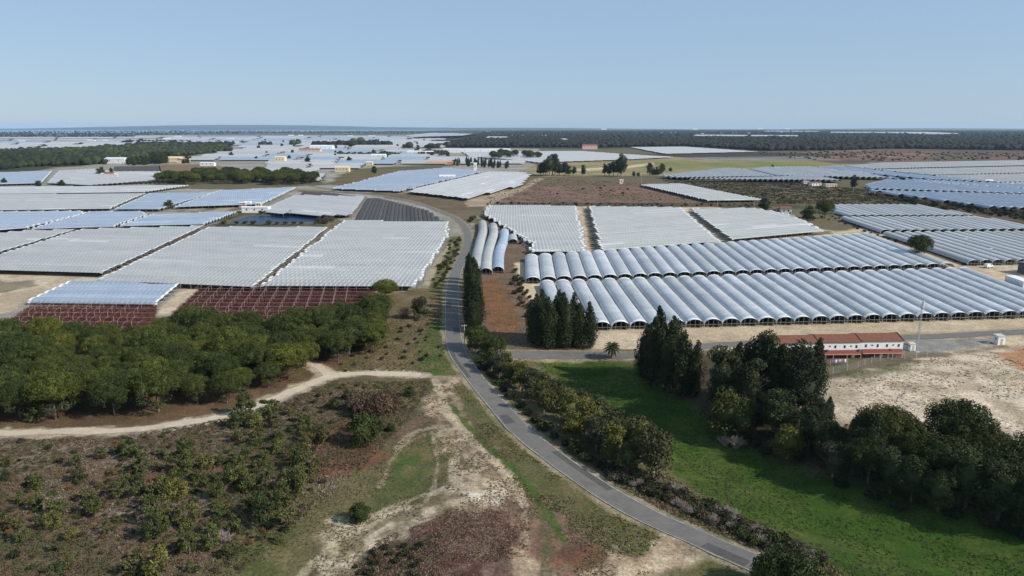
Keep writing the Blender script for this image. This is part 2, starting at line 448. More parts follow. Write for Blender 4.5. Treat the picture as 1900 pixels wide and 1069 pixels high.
# (pixel polygon, colours, edge softness m, edge raggedness m, opacity, scale of mottling m)
LAYERS = [
 ([(-1500, 330), (-600, 285), (300, 256), (1000, 256), (1000, 300), (900, 380), (830, 560), (-600, 640), (-1500, 640)], ((0.30, 0.28, 0.25), (0.22, 0.21, 0.17)), 4, 15, 1, 40),
 ([(890, 372), (1300, 378), (1550, 430), (1900, 380), (2600, 330), (3000, 640), (1100, 650), (960, 520)], PALE, 3, 6, 1, 20),
 ([(880, 380), (945, 342), (1005, 326), (1190, 338), (1320, 372), (1420, 380), (1250, 385), (900, 381)], ((0.19, 0.115, 0.09), (0.13, 0.095, 0.06)), 3, 8, 1, 25),
 ([(915, 345), (1000, 326), (1230, 330), (1240, 338), (1180, 345), (1010, 345)], ((0.11, 0.10, 0.055), (0.13, 0.095, 0.06)), 3, 8, 0.9, 15),
 ([(890, 376), (1240, 376), (1420, 378), (1560, 384), (1550, 390), (1400, 385), (1270, 384), (890, 382)], ((0.08, 0.065, 0.04), (0.05, 0.05, 0.03)), 3, 5, 0.9, 8),
 ([(1220, 333), (1360, 334), (1500, 338), (1600, 350), (1700, 372), (1900, 392), (2300, 420), (2300, 445), (1900, 418), (1700, 382), (1420, 378), (1300, 350)], ((0.075, 0.07, 0.035), (0.115, 0.085, 0.055)), 3, 10, 1, 18),
 ([(1010, 302), (1160, 297), (1260, 288), (1660, 297), (1560, 309), (1230, 326), (1010, 328), (960, 318)], ((0.27, 0.22, 0.12), (0.20, 0.18, 0.09)), 3, 8, 1, 60),
 ([(1180, 302), (1400, 300), (1590, 303), (1500, 309), (1260, 312)], ((0.14, 0.17, 0.05), (0.20, 0.19, 0.08)), 3, 10, 1, 50),
 ([(1060, 314), (1150, 309), (1212, 302), (1214, 306), (1150, 314), (1080, 318)], ((0.5, 0.42, 0.26), (0.42, 0.34, 0.2)), 2, 4, 1, 30),
 ([(-2500, 262), (-600, 256), (300, 248), (820, 247), (1000, 256), (300, 262), (-600, 300), (-2500, 320)], ((0.15, 0.14, 0.11), (0.05, 0.055, 0.03)), 30, 80, 1, 250),
 ([(800, 262), (860, 243), (1000, 241), (3600, 243), (3600, 300), (1960, 284), (1400, 282), (1270, 273), (1100, 276), (830, 275)], DARK, 10, 40, 1, 120),
 ([(1380, 282), (1600, 275), (1800, 279), (2300, 285), (2600, 300), (1960, 297), (1650, 301), (1560, 304), (1390, 290)], ((0.15, 0.088, 0.07), (0.085, 0.07, 0.05)), 10, 50, 1, 120),
 ([(1480, 281), (1600, 279), (1700, 284), (1740, 291), (1640, 298), (1500, 294)], ((0.24, 0.14, 0.10), (0.11, 0.07, 0.055)), 10, 50, 0.8, 70),
 ([(1190, 287), (1400, 282), (1600, 287), (1480, 293), (1280, 293)], ((0.045, 0.04, 0.03), (0.05, 0.046, 0.032)), 5, 20, 1, 40),
 ([(1260, 292), (1500, 290), (1560, 298), (1300, 298)], ((0.22, 0.21, 0.22), (0.16, 0.15, 0.14)), 5, 15, 0.8, 40),
 ([(-100, 260), (60, 262), (200, 262), (430, 260), (430, 274), (400, 284), (330, 292), (205, 302), (60, 318), (-200, 330), (-500, 330), (-500, 280)], ((0.045, 0.05, 0.022), (0.06, 0.055, 0.03)), 10, 30, 1, 60),
 ([(285, 306), (400, 304), (430, 320), (380, 326), (290, 324), (190, 320)], ((0.19, 0.12, 0.08), (0.16, 0.13, 0.07)), 6, 15, 1, 40),
 ([(280, 343), (330, 320), (600, 325), (600, 344), (420, 352), (330, 350)], ((0.10, 0.10, 0.045), (0.12, 0.10, 0.06)), 3, 8, 1, 30),
 ([(600, 342), (640, 322), (650, 314), (790, 306), (860, 302), (770, 322), (690, 334), (640, 346)], ((0.13, 0.10, 0.05), (0.09, 0.085, 0.04)), 5, 15, 1, 30),
 ([(545, 352), (640, 356), (760, 360), (870, 370), (990, 330), (1010, 330), (900, 385), (870, 420), (800, 384), (680, 360), (560, 356)], ((0.11, 0.09, 0.05), (0.15, 0.11, 0.07)), 3, 6, 1, 20),
 ([(862, 366), (970, 346), (988, 334), (1000, 330), (1010, 331), (975, 352), (900, 383), (868, 384)], ((0.40, 0.33, 0.24), (0.30, 0.24, 0.16)), 2, 4, 0.9, 20),
 ([(1080, 386), (1090, 386), (1110, 466), (1096, 466)], ((0.26, 0.21, 0.15), (0.16, 0.12, 0.08)), 1, 2, 1, 8),
 ([(390, 421), (430, 392), (600, 396), (640, 402), (600, 421)], ((0.045, 0.045, 0.025), (0.10, 0.09, 0.05)), 2, 5, 1, 10),
 ([(300, 393), (440, 380), (500, 378), (490, 386), (400, 394)], ((0.32, 0.26, 0.2), (0.12, 0.1, 0.07)), 2, 3, 1, 12),
 ([(175, 512), (378, 418), (400, 418), (205, 520)], ((0.24, 0.19, 0.13), (0.12, 0.10, 0.06)), 1, 2, 1, 15),
 ([(462, 532), (600, 420), (640, 403), (655, 404), (498, 532)], ((0.30, 0.25, 0.18), (0.13, 0.11, 0.07)), 1, 2, 1, 15),
 ([(952, 484), (975, 482), (1300, 458), (1540, 432), (1590, 428), (1640, 436), (1800, 497), (2300, 540), (2500, 660), (1300, 650), (1110, 650), (1090, 640), (1010, 575), (988, 565)], SAND, 1.5, 3, 1, 14),
 ([(1680, 628), (1850, 626), (1852, 640), (1700, 656), (1676, 650)], ((0.22, 0.22, 0.22), (0.16, 0.16, 0.15)), 1, 3, 0.9, 6),
 ([(1580, 436), (1620, 432), (1650, 440), (1800, 496), (1900, 520), (1870, 530), (1780, 500)], ((0.52, 0.39, 0.25), (0.42, 0.30, 0.20)), 1, 3, 1, 14),
 ([(960, 455), (1090, 468), (1340, 452), (1480, 440), (1540, 428), (1545, 434), (1340, 458), (975, 480), (955, 478)], ((0.20, 0.16, 0.09), (0.13, 0.11, 0.06)), 2, 4, 0.9, 12),
 ([(880, 420), (905, 400), (960, 440), (985, 480), (965, 500), (985, 560), (1000, 610), (985, 645), (870, 640), (872, 510)], ((0.17, 0.11, 0.08), (0.12, 0.09, 0.06)), 1.5, 3, 1, 7),
 ([(955, 488), (972, 486), (990, 520), (1010, 580), (988, 572), (968, 530)], ((0.55, 0.45, 0.31), (0.48, 0.39, 0.26)), 1, 2, 1, 12),
 ([(888, 518), (925, 516), (945, 545), (965, 590), (960, 620), (930, 640), (900, 600)], ((0.19, 0.095, 0.045), (0.13, 0.075, 0.04)), 1.5, 3, 0.95, 6),
 ([(-300, 505), (130, 508), (190, 520), (330, 528), (150, 530), (60, 550), (20, 580), (-300, 600)], ((0.50, 0.42, 0.31), (0.36, 0.29, 0.20)), 1.5, 4, 1, 14),
 ([(-40, 522), (60, 520), (70, 528), (10, 542), (-60, 545)], ((0.16, 0.14, 0.09), (0.12, 0.10, 0.07)), 2, 5, 0.8, 10),
 ([(282, 584), (345, 533), (374, 533), (318, 584)], ((0.52, 0.43, 0.31), (0.42, 0.34, 0.24)), 1, 1.5, 1, 10),
 ([(-80, 640), (20, 592), (55, 568), (292, 568), (282, 640)], MAROON, 1, 1.5, 1, 5),
 ([(318, 582), (374, 533), (700, 534), (690, 570), (640, 610), (318, 625)], MAROON, 1, 1.5, 1, 5),
 ([(-200, 630), (300, 615), (560, 595), (705, 575), (725, 620), (690, 670), (600, 690), (470, 745), (350, 780), (200, 795), (-200, 800)], FLOOR, 3, 5, 1, 8),
 ([(690, 600), (700, 545), (840, 530), (840, 700), (760, 700), (600, 705), (640, 670), (700, 640)], ((0.16, 0.115, 0.065), (0.105, 0.092, 0.042)), 2, 4, 1, 7),
 ([(800, 600), (826, 596), (832, 650), (850, 702), (790, 702), (770, 640)], ((0.045, 0.095, 0.02), (0.10, 0.11, 0.04)), 1.5, 3, 0.9, 6),
 ([(836, 440), (868, 436), (862, 470), (846, 500), (832, 545), (790, 545), (830, 450)], ((0.13, 0.115, 0.05), (0.09, 0.09, 0.035)), 1, 2, 1, 6),
 ([(845, 700), (850, 650), (862, 645), (900, 700), (960, 760), (1040, 840), (1130, 905), (1250, 970), (1400, 1030), (1560, 1100), (1300, 1100), (840, 720)], OLIVE, 2, 4, 1, 7),
 ([(-400, 815), (200, 812), (480, 765), (620, 707), (800, 705), (850, 760), (960, 900), (1010, 1000), (1010, 1160), (-400, 1200)], HEATH, 2, 4, 1, 6),
 ([(-300, 812), (200, 806), (470, 765), (560, 730), (520, 790), (300, 860), (-300, 870)], ((0.20, 0.15, 0.12), (0.10, 0.075, 0.05)), 4, 10, 0.8, 5),
 ([(140, 930), (320, 900), (400, 960), (300, 1000), (150, 1000)], ((0.24, 0.19, 0.16), (0.12, 0.08, 0.06)), 3, 8, 0.7, 4),
 ([(570, 800), (650, 780), (700, 830), (760, 850), (700, 900), (600, 900), (560, 860)], RUST, 3, 6, 0.9, 5),
 ([(500, 920), (700, 860), (800, 790), (860, 800), (880, 890), (800, 950), (700, 990), (600, 1040), (480, 1120), (330, 1120), (450, 1000)], ((0.13, 0.115, 0.055), (0.085, 0.092, 0.033)), 3, 6, 0.95, 5),
 ([(720, 850), (780, 805), (835, 795), (820, 835), (740, 890), (700, 940), (690, 900)], ((0.055, 0.095, 0.02), (0.14, 0.12, 0.055)), 3, 6, 0.8, 3),
 ([(640, 715), (760, 708), (800, 730), (770, 760), (690, 740)], OLIVE, 2, 4, 0.8, 5),
 ([(790, 712), (840, 706), (850, 740), (880, 800), (950, 870), (1000, 940), (990, 980), (930, 955), (850, 945), (850, 870), (830, 800), (800, 760)], ((0.44, 0.35, 0.245), (0.22, 0.165, 0.105)), 1.5, 5, 0.9, 2.5),
 ([(830, 905), (900, 905), (940, 890), (960, 905), (945, 930), (900, 945), (860, 940)], WHITE, 1.5, 5, 0.9, 2.5),
 ([(620, 960), (700, 945), (760, 950), (850, 930), (740, 1000), (680, 1040), (650, 1120), (540, 1120), (600, 1020)], ((0.50, 0.42, 0.30), (0.22, 0.18, 0.11)), 1.5, 6, 0.9, 2.2),
 ([(760, 965), (860, 940), (930, 945), (955, 1000), (945, 1120), (700, 1120), (720, 1020)], ((0.085, 0.038, 0.033), (0.16, 0.105, 0.09)), 2.5, 7, 0.9, 2.0),
 ([(650, 1040), (740, 1000), (800, 1000), (820, 1120), (640, 1120)], ((0.035, 0.033, 0.022), (0.06, 0.05, 0.035)), 1.5, 4, 0.9, 2.5),
 ([(940, 930), (1030, 905), (1090, 950), (1110, 1030), (1000, 1080), (955, 1060)], ((0.20, 0.12, 0.085), (0.13, 0.085, 0.06)), 2, 4, 0.9, 3.5),
 ([(945, 1090), (960, 1010), (1000, 1040), (1100, 1045), (1200, 1010), (1240, 985), (1330, 1020), (1270, 1060), (1150, 1075), (1000, 1140)], ((0.54, 0.43, 0.30), (0.33, 0.24, 0.165)), 1.5, 4, 0.9, 3),
 ([(1000, 1050), (1060, 1000), (1130, 1000), (1130, 1040), (1030, 1080)], RUST, 1.5, 3, 0.8, 3),
 ([(840, 715), (865, 712), (930, 775), (1010, 850), (1120, 930), (1235, 990), (1180, 1035), (1080, 985), (980, 900), (880, 790)], ((0.115, 0.10, 0.048), (0.08, 0.085, 0.032)), 1, 2, 0.9, 4),
 ([(985, 668), (1120, 664), (1230, 690), (1290, 750), (1400, 820), (1480, 870), (1640, 910), (1800, 950), (2100, 1010), (2300, 1160), (1560, 1160), (1450, 1040), (1330, 950), (1250, 880), (1180, 800), (1060, 720)], GREEN, 2, 3, 1, 7),
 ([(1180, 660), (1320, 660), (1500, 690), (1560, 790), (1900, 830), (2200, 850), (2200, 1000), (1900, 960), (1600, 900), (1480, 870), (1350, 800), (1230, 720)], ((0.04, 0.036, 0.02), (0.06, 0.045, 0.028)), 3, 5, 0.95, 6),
 ([(1480, 730), (1560, 700), (1640, 682), (1750, 655), (1880, 640), (2300, 640), (2300, 900), (1900, 850), (1800, 770), (1700, 790), (1560, 790), (1500, 780)], ((0.52, 0.44, 0.335), (0.36, 0.295, 0.21)), 2, 4, 1, 5),
 ([(1560, 700), (1640, 682), (1700, 672), (1700, 680), (1620, 700)], ((0.08, 0.11, 0.03), (0.15, 0.15, 0.07)), 2, 3, 0.8, 4),
 ([(1850, 655), (1900, 645), (2200, 640), (2200, 760), (1960, 720)], ((0.42, 0.19, 0.075), (0.33, 0.17, 0.09)), 1.5, 3, 0.9, 6),
 ([(1510, 700), (1600, 672), (1690, 660), (1800, 648), (1860, 642), (1850, 652), (1700, 668), (1560, 694)], ((0.12, 0.09, 0.06), (0.18, 0.14, 0.09)), 1.5, 3, 0.9, 4),
]
LINES = [
 ([(815, 715), (838, 745), (880, 800), (930, 860), (985, 930)], 0.3, ((0.16, 0.12, 0.08), (0.2, 0.15, 0.1)), 0.25, 0.5, 0.8),
 ([(806, 720), (828, 755), (868, 812), (915, 870), (960, 935)], 0.3, ((0.16, 0.12, 0.08), (0.2, 0.15, 0.1)), 0.25, 0.5, 0.8),
 ([(800, 800), (812, 850), (806, 900), (790, 930)], 0.35, ((0.40, 0.33, 0.24), (0.3, 0.24, 0.17)), 0.3, 0.8, 0.7),
 ([(845, 800), (852, 850), (838, 900)], 0.3, ((0.13, 0.10, 0.06), (0.17, 0.13, 0.09)), 0.3, 0.6, 0.8),
 ([(880, 960), (935, 905), (965, 925), (975, 990), (960, 1069)], 0.6, ((0.38, 0.30, 0.21), (0.3, 0.23, 0.16)), 0.4, 1.2, 0.6),
 ([(600, 1069), (668, 1000), (745, 955), (850, 920)], 0.5, ((0.13, 0.10, 0.06), (0.2, 0.16, 0.1)), 0.3, 1.0, 0.7),  # pixel polyline, width m, colours, softness, raggedness, opacity
 ([(770, 696), (830, 703), (862, 700)], 1.5, ((0.24, 0.19, 0.14), (0.3, 0.24, 0.17)), 0.6, 1.2, 0.9),
 ([(800, 712), (862, 785), (950, 872), (1015, 952), (1045, 1000)], 1.1, ((0.04, 0.085, 0.015), (0.06, 0.09, 0.02)), 0.5, 1.0, 0.9),
 ([(808, 705), (830, 760), (858, 800), (842, 860), (850, 905)], 1.1, ((0.42, 0.35, 0.25), (0.34, 0.27, 0.19)), 0.4, 0.8, 0.85),
 ([(822, 760), (890, 830), (950, 890), (975, 935)], 1.0, ((0.44, 0.37, 0.26), (0.34, 0.27, 0.19)), 0.4, 0.8, 0.85),
 ([(740, 830), (775, 800), (830, 790)], 1.0, ((0.36, 0.29, 0.2), (0.3, 0.24, 0.16)), 0.4, 0.6, 0.8),
 ([(705, 905), (735, 840), (790, 806), (835, 800)], 0.5, ((0.36, 0.29, 0.2), (0.3, 0.24, 0.16)), 0.3, 0.5, 0.6),
 ([(560, 1069), (640, 990), (730, 940), (830, 905)], 0.8, ((0.46, 0.39, 0.28), (0.36, 0.3, 0.2)), 0.4, 1.0, 0.7),
 ([(790, 530), (812, 488), (838, 452)], 1.6, ((0.40, 0.34, 0.25), (0.3, 0.25, 0.17)), 0.4, 0.6, 0.8),
 ([(1000, 945), (1015, 1000), (1010, 1069)], 1.0, ((0.08, 0.09, 0.03), (0.10, 0.08, 0.05)), 0.4, 1.2, 0.8),
]

def build_ground():
    a_in = np.linspace(-41, 41, 900)
    ext = np.concatenate([np.linspace(-180, -44, 46), a_in, np.linspace(44, 180, 46)])
    ang = np.radians(ext)[:-1]
    nr = 1050
    r = 12.0 * (27000.0 / 12.0) ** np.linspace(0, 1, 420)
    dense = 95.0 * (2600.0 / 95.0) ** np.linspace(0, 1, 820)
    r = np.concatenate([12.0 * (94.0 / 12) ** np.linspace(0, 1, 30), dense, 2650.0 * (27000.0 / 2650.0) ** np.linspace(0, 1, 170)])
    A, R = np.meshgrid(ang, r)
    X = (R * np.sin(A)).ravel(); Y = (R * np.cos(A)).ravel()
    Z = height(X, Y)
    n = len(X)
    k = fbm(X, Y, 60, 91, 4)[:, None]
    C = np.array((0.14, 0.115, 0.07)) * (1 - k) + np.array((0.085, 0.085, 0.04)) * k
    far = sstep(7000, 12000, np.hypot(X, Y))[:, None]
    C = C * (1 - far) + np.array((0.05, 0.055, 0.04)) * far
    wN = {}
    def blend(idx, alpha, cols, ms, seed):
        m = sstep(0.3, 0.7, fbm(X[idx], Y[idx], ms, seed, 4))[:, None]
        cc = np.array(cols[0]) * (1 - m) + np.array(cols[1]) * m
        a = alpha[:, None]
        C[idx] = C[idx] * (1 - a) + cc * a
    for i, (pp, cols, soft, rag, op, ms) in enumerate(LAYERS):
        P = WP(pp)
        xs = [p[0] for p in P]; ys = [p[1] for p in P]; mg = rag + soft
        idx = np.where((X > min(xs) - mg) & (X < max(xs) + mg) & (Y > min(ys) - mg) & (Y < max(ys) + mg))[0]
        sd = sd_poly(X[idx], Y[idx], P) + (fbm(X[idx], Y[idx], max(3, rag * 1.5), 300 + i, 4) - 0.5) * 2 * rag
        blend(idx, sstep(-soft, soft, sd) * op, cols, ms, 40 + i)
    for i, (pp, w, cols, soft, rag, op) in enumerate(LINES):
        P = smooth_line(WP(pp), 2)
        xs = [p[0] for p in P]; ys = [p[1] for p in P]; mg = rag + soft + w
        idx = np.where((X > min(xs) - mg) & (X < max(xs) + mg) & (Y > min(ys) - mg) & (Y < max(ys) + mg))[0]
        sd = w - dist_line(X[idx], Y[idx], P) + (fbm(X[idx], Y[idx], 3, 500 + i, 3) - 0.5) * 2 * rag
        blend(idx, sstep(-soft, soft, sd) * op, cols, 3, 140 + i)
    # sandy shoulders beside the asphalt and the track
    for L, w, rag, cols, op in ((ROAD, 4.3, 1.0, ((0.33, 0.27, 0.19), (0.20, 0.17, 0.10)), 0.75), (SIDE, 4.6, 1.5, ((0.36, 0.29, 0.2), (0.25, 0.2, 0.13)), 0.8),
                                (TRACK, 3.0, 2.4, ((0.46, 0.39, 0.29), (0.34, 0.28, 0.2)), 0.85), (BRANCH, 3.0, 2.0, ((0.46, 0.39, 0.29), (0.34, 0.28, 0.2)), 0.85)):
        xs = [p[0] for p in L]; ys = [p[1] for p in L]
        idx = np.where((X > min(xs) - 10) & (X < max(xs) + 10) & (Y > min(ys) - 10) & (Y < max(ys) + 10))[0]
        sd = w - dist_line(X[idx], Y[idx], L[::2] + [L[-1]]) + (fbm(X[idx], Y[idx], 4, 77, 4) - 0.5) * 2 * rag
        blend(idx, sstep(-0.5, 0.7, sd) * op, cols, 4, 9)
    V = np.stack([X, Y, Z], 1)
    na = len(ang); nrr = len(r)
    i = np.arange(nrr - 1)[:, None]; j = np.arange(na)[None, :]
    j2 = (j + 1) % na
    Fq = np.stack([i * na + j, (i + 1) * na + j, (i + 1) * na + j2, i * na + j2], -1).reshape(-1, 4)[:, ::-1]
    # centre disc
    V = np.vstack([V, [[0, 0, hz(0, 0)]]]); C = np.vstack([C, C[:1]])
    c = len(V) - 1
    jj = np.arange(na); Fc = np.stack([np.full(na, c), jj, (jj + 1) % na, (jj + 1) % na], 1)
    me = mesh_np('ground', V, Fq, M['ground'], C, smooth=True)
    o = link('ground', me); tag(o, kind='structure')
    mb = MB(); ring = [tuple(V[q]) for q in range(na)]
    for q in range(0, na):
        mb.face([ring[q], ring[(q + 1) % na], (0, 0, hz(0, 0))])
    me2 = mb.mesh('ground_centre', M['ground'])
    a = me2.color_attributes.new('Col', 'FLOAT_COLOR', 'POINT')
    cc = np.ones((len(me2.vertices), 4), np.float32); cc[:, :3] = (0.12, 0.09, 0.05); a.data.foreach_set('color', cc.ravel())
    tag(link('ground_centre', me2), kind='structure')
build_ground()

def ribbon(name, line, w, dz, mat, jag=0.0, off=0.0, cross=5, kind='structure', cut=None):
    L = line if cut is None else line[cut[0]:cut[1]]
    P = [Vector((a, b, 0)) for a, b in L]
    V = []; Fc = []
    for i, p in enumerate(P):
        t = P[min(i + 1, len(P) - 1)] - P[max(i - 1, 0)]; t.normalize()
        nrm = Vector((-t.y, t.x, 0))
        j1 = random.uniform(-jag, jag); j2 = random.uniform(-jag, jag)
        for k in range(cross):
            u = -w / 2 - j1 + (w + j1 + j2) * k / (cross - 1) + off
            q = p + nrm * u
            V.append((q.x, q.y, 0))
        if i: 
            b = (i - 1) * cross
            for k in range(cross - 1): Fc.append((b + k, b + cross + k, b + cross + k + 1, b + k + 1))
    V = np.array(V); V[:, 2] = height(V[:, 0], V[:, 1]) + dz
    o = link(name, mesh_np(name, V, np.array(Fc), mat))
    if kind: tag(o, kind=kind)
    return o
ribbon('road', ROAD, 5.7, 0.10, M['asphalt'], 0.16)
M['asphalt_patch'] = asphalt_mat('asphalt_patch', (0.055, 0.053, 0.05), (0.10, 0.096, 0.09))
for a_, n_, w_, o_ in ((6, 4, 2.2, 1.2), (15, 7, 1.6, -1.6), (27, 3, 2.6, 0.8), (38, 9, 1.3, 1.7), (52, 4, 2.4, -1.2), (64, 5, 1.8, 1.4)):
    ribbon('road_patch', ROAD, w_, 0.108, M['asphalt_patch'], 0.12, o_, 3, cut=(a_, a_ + n_))
ribbon('side_road', SIDE[2:], 5.6, 0.07, M['asphalt'], 0.12)
ribbon('dirt_track', TRACK, 3.4, 0.05, M['sand_track'], 0.45)
ribbon('dirt_track_branch', BRANCH, 3.0, 0.055, M['sand_track'], 0.4)
ribbon('road_edge_line', ROAD, 0.14, 0.112, M['line_white'], 0.03, 2.6, 2)
ribbon('road_edge_line', ROAD, 0.14, 0.112, M['line_white'], 0.03, -2.6, 2)

# distant hills
def hills():
    n = 260
    V = []; Fq = []
    xs = np.linspace(-26000, 16000, n)
    rows = 7
    for i in range(rows):
        t = i / (rows - 1)
        y = 18500 + t * 3500
        for x in xs:
            px = 950 + x / 20500 * F
            prof = 185 * math.exp(-((px - 430) / 330.0) ** 2) + 75 * math.exp(-((px - 1000) / 260.0) ** 2) + 60 * math.exp(-((px - 1750) / 230.0) ** 2)
            prof *= 0.72
            prof += (fbm(np.array([x]), np.array([y * 0.3]), 2600, 3, 4)[0] - 0.5) * 30
            z = max(-6, prof) * math.sin(math.pi * min(1, t * 0.62 + 0.02)) - 2
            V.append((x, y, z))
    for i in range(rows - 1):
        for j in range(n - 1):
            a = i * n + j; Fq.append((a, a + 1, a + n + 1, a + n))
    o = link('hills', mesh_np('hills', np.array(V), np.array(Fq), plain('hill_scrub', (0.07, 0.085, 0.07), 1.0, 0.2, 0.001), smooth=True))
    tag(o, kind='structure')
hills()

# open water beyond the plain on the left
def sea():
    m, nt, b = newmat('sea_water')
    b.inputs['Base Color'].default_value = (0.085, 0.20, 0.32, 1); b.inputs['Roughness'].default_value = 0.35; b.inputs['Specular IOR Level'].default_value = 0.3
    P = [proj(q[0], q[1], 2.0) for q in [(-900, 250), (-300, 249.5), (100, 247.5), (300, 246.2), (520, 245), (760, 243), (930, 240.5), (1000, 239.2), (960, 238.4), (-900, 238.4)]]
    mb = MB(); mb.face([(float(x), float(y), 2.0) for x, y in P])
    tag(mb.build('sea', m), kind='structure')
sea()

# haze: pale even air over the whole plain
hb = MB().box(-28000, 28000, -28000, 28000, -9, 172)
hm = bpy.data.materials.new('haze_air'); hm.use_nodes = True
hn = hm.node_tree; hn.nodes.clear()
pv = hn.nodes.new('ShaderNodeVolumePrincipled')
pv.inputs['Color'].default_value = (0.55, 0.76, 1.0, 1)
pv.inputs['Density'].default_value = 2.4e-5
pv.inputs['Anisotropy'].default_value = 0.1
ho = hn.nodes.new('ShaderNodeOutputMaterial')
hn.links.new(pv.outputs[0], ho.inputs['Volume'])
haze = hb.build('haze', hm); tag(haze, kind='stuff')

# ------------------------------------------------------------------ trees and shrubs
def quads(c, nrm, size, asp=1.0):
    n = len(c)
    r = RNG.normal(size=(n, 3))
    u = np.cross(nrm, r); u /= np.linalg.norm(u, axis=1)[:, None] + 1e-9
    v = np.cross(nrm, u); v /= np.linalg.norm(v, axis=1)[:, None] + 1e-9
    s = size[:, None] if hasattr(size, '__len__') else size
    a = u * s; b = v * s * asp
    V = np.stack([c - a, c - b * 0.8, c + a, c + b * 0.8], 1).reshape(-1, 3)
    Fq = np.arange(n * 4).reshape(n, 4)
    return V, Fq

def puff(center, rad, n, size, upper=-0.35, flat_=1.0, jitter=0.5):
    d = RNG.normal(size=(int(n * 1.8) + 8, 3)); d /= np.linalg.norm(d, axis=1)[:, None]
    d = d[d[:, 2] > upper][:n]
    rr = RNG.uniform(0.72, 1.06, len(d))[:, None]
    R = np.array(rad if hasattr(rad, '__len__') else (rad, rad, rad * flat_))
    c = np.array(center) + d * R * rr
    nn = d + RNG.normal(size=d.shape) * jitter
    nn /= np.linalg.norm(nn, axis=1)[:, None]
    return quads(c, nn, RNG.uniform(0.65, 1.35, len(d)) * size)

def join(parts):
    Vs = []; Fs = []; Cs = []; o = 0
    for (V, Fq), c in parts:
        Vs.append(V); Fs.append(Fq + o); o += len(V)
        Cs.append(c)
    return np.vstack(Vs), np.vstack(Fs), np.vstack(Cs)

def tint(n_leaf, base, var=0.25, pv=1.0):
    k = RNG.uniform(1 - var, 1 + var, n_leaf)[:, None] * pv
    h = RNG.uniform(-0.08, 0.08, n_leaf)[:, None]
    c = np.array(base)[None, :] * k * np.hstack([1 + h, np.ones_like(h), 1 - h])
    return np.repeat(c, 4, axis=0)

def core(center, rad, base, k=9):
    """rough inner mass of twigs"""
    V = []; Fq = []
    m = 6
    for i in range(m + 1):
        t = math.pi * i / m
        for j in range(k):
            p = 2 * math.pi * j / k
            q = random.uniform(0.82, 1.1)
            V.append((center[0] + rad[0] * q * math.sin(t) * math.cos(p), center[1] + rad[1] * q * math.sin(t) * math.sin(p), center[2] + rad[2] * q * math.cos(t)))
    for i in range(m):
        for j in range(k):
            Fq.append((i * k + j, i * k + (j + 1) % k, (i + 1) * k + (j + 1) % k, (i + 1) * k + j))
    V = np.array(V); c = np.tile(np.array(base), (len(V), 1))
    return (V, np.array(Fq)), c

KIND = {}
def reg(kind, crown, trunk=None, leafy='crown'):
    KIND.setdefault(kind, []).append((crown, trunk))

PINE = (0.056, 0.070, 0.016); PINE2 = (0.044, 0.058, 0.016); DARKG = (0.022, 0.030, 0.013); EUC = (0.034, 0.042, 0.020)
def make_stone_pine(i, kind='stone_pine', k0=1.0):
    R = 5.9; parts = []
    nump = 40
    base = [PINE, PINE2, (0.068, 0.080, 0.016), (0.048, 0.064, 0.016)][i % 4]
    base = tuple(c * k0 for c in base)
    for k in range(nump):
        a = k * 2.399 + random.uniform(-.3, .3)
        u = 1 - (k + 0.5) / nump * 1.30           # cos of polar angle, from top down past the equator
        sn = math.sqrt(max(0, 1 - u * u)); q = random.uniform(0.74, 0.88)
        pr = random.uniform(1.2, 1.8)
        V, Fq = puff((R * q * sn * math.cos(a), R * q * sn * math.sin(a), 6.9 + 4.3 * q * u), (pr, pr, pr * 0.8), 250, 0.145, -0.5, 1, 0.42)
        parts.append(((V, Fq), tint(len(Fq), base, 0.28, random.uniform(0.7, 1.25))))
    for k in range(12):   # grey dead twigs and sparse skirt
        a = random.uniform(0, 6.28); rr = R * random.uniform(0.3, 0.8)
        V, Fq = puff((rr * math.cos(a), rr * math.sin(a), random.uniform(2.6, 5.0)), (1.4, 1.4, 1.0), 80, 0.18, -1, 1, 0.9)
        parts.append(((V, Fq), tint(len(Fq), (0.06, 0.06, 0.042) if k % 2 else base, 0.3, 1.0)))
    parts.append(core((0, 0, 7.0), (4.0, 4.0, 2.9), base))
    V, Fq, C = join(parts)
    crown = mesh_np('stone_pine_crown', V, Fq, M['leaf'], C)
    mb = MB(); mb.tube([(0, 0, -0.6), (0.1, 0.05, 2.5), (0.0, 0.2, 5.0), (0.1, 0, 7.5)], [0.32, 0.26, 0.2, 0.12], 7)
    for k in range(7):
        a = k * 0.9 + i; mb.tube([(0, 0.1, 3.6 + 0.25 * k), (2.0 * math.cos(a), 2.0 * math.sin(a), 5.4 + 0.2 * k), (4.0 * math.cos(a), 4.0 * math.sin(a), 7.0)], [0.12, 0.08, 0.04], 5)
    reg(kind, crown, mb.mesh('stone_pine_trunk', M['bark']))
for i in range(4): make_stone_pine(i)
for i in range(3): make_stone_pine(i, 'shade_toned_pine', 0.72)  # stone pines with crown colour darkened to paint in their shaded side

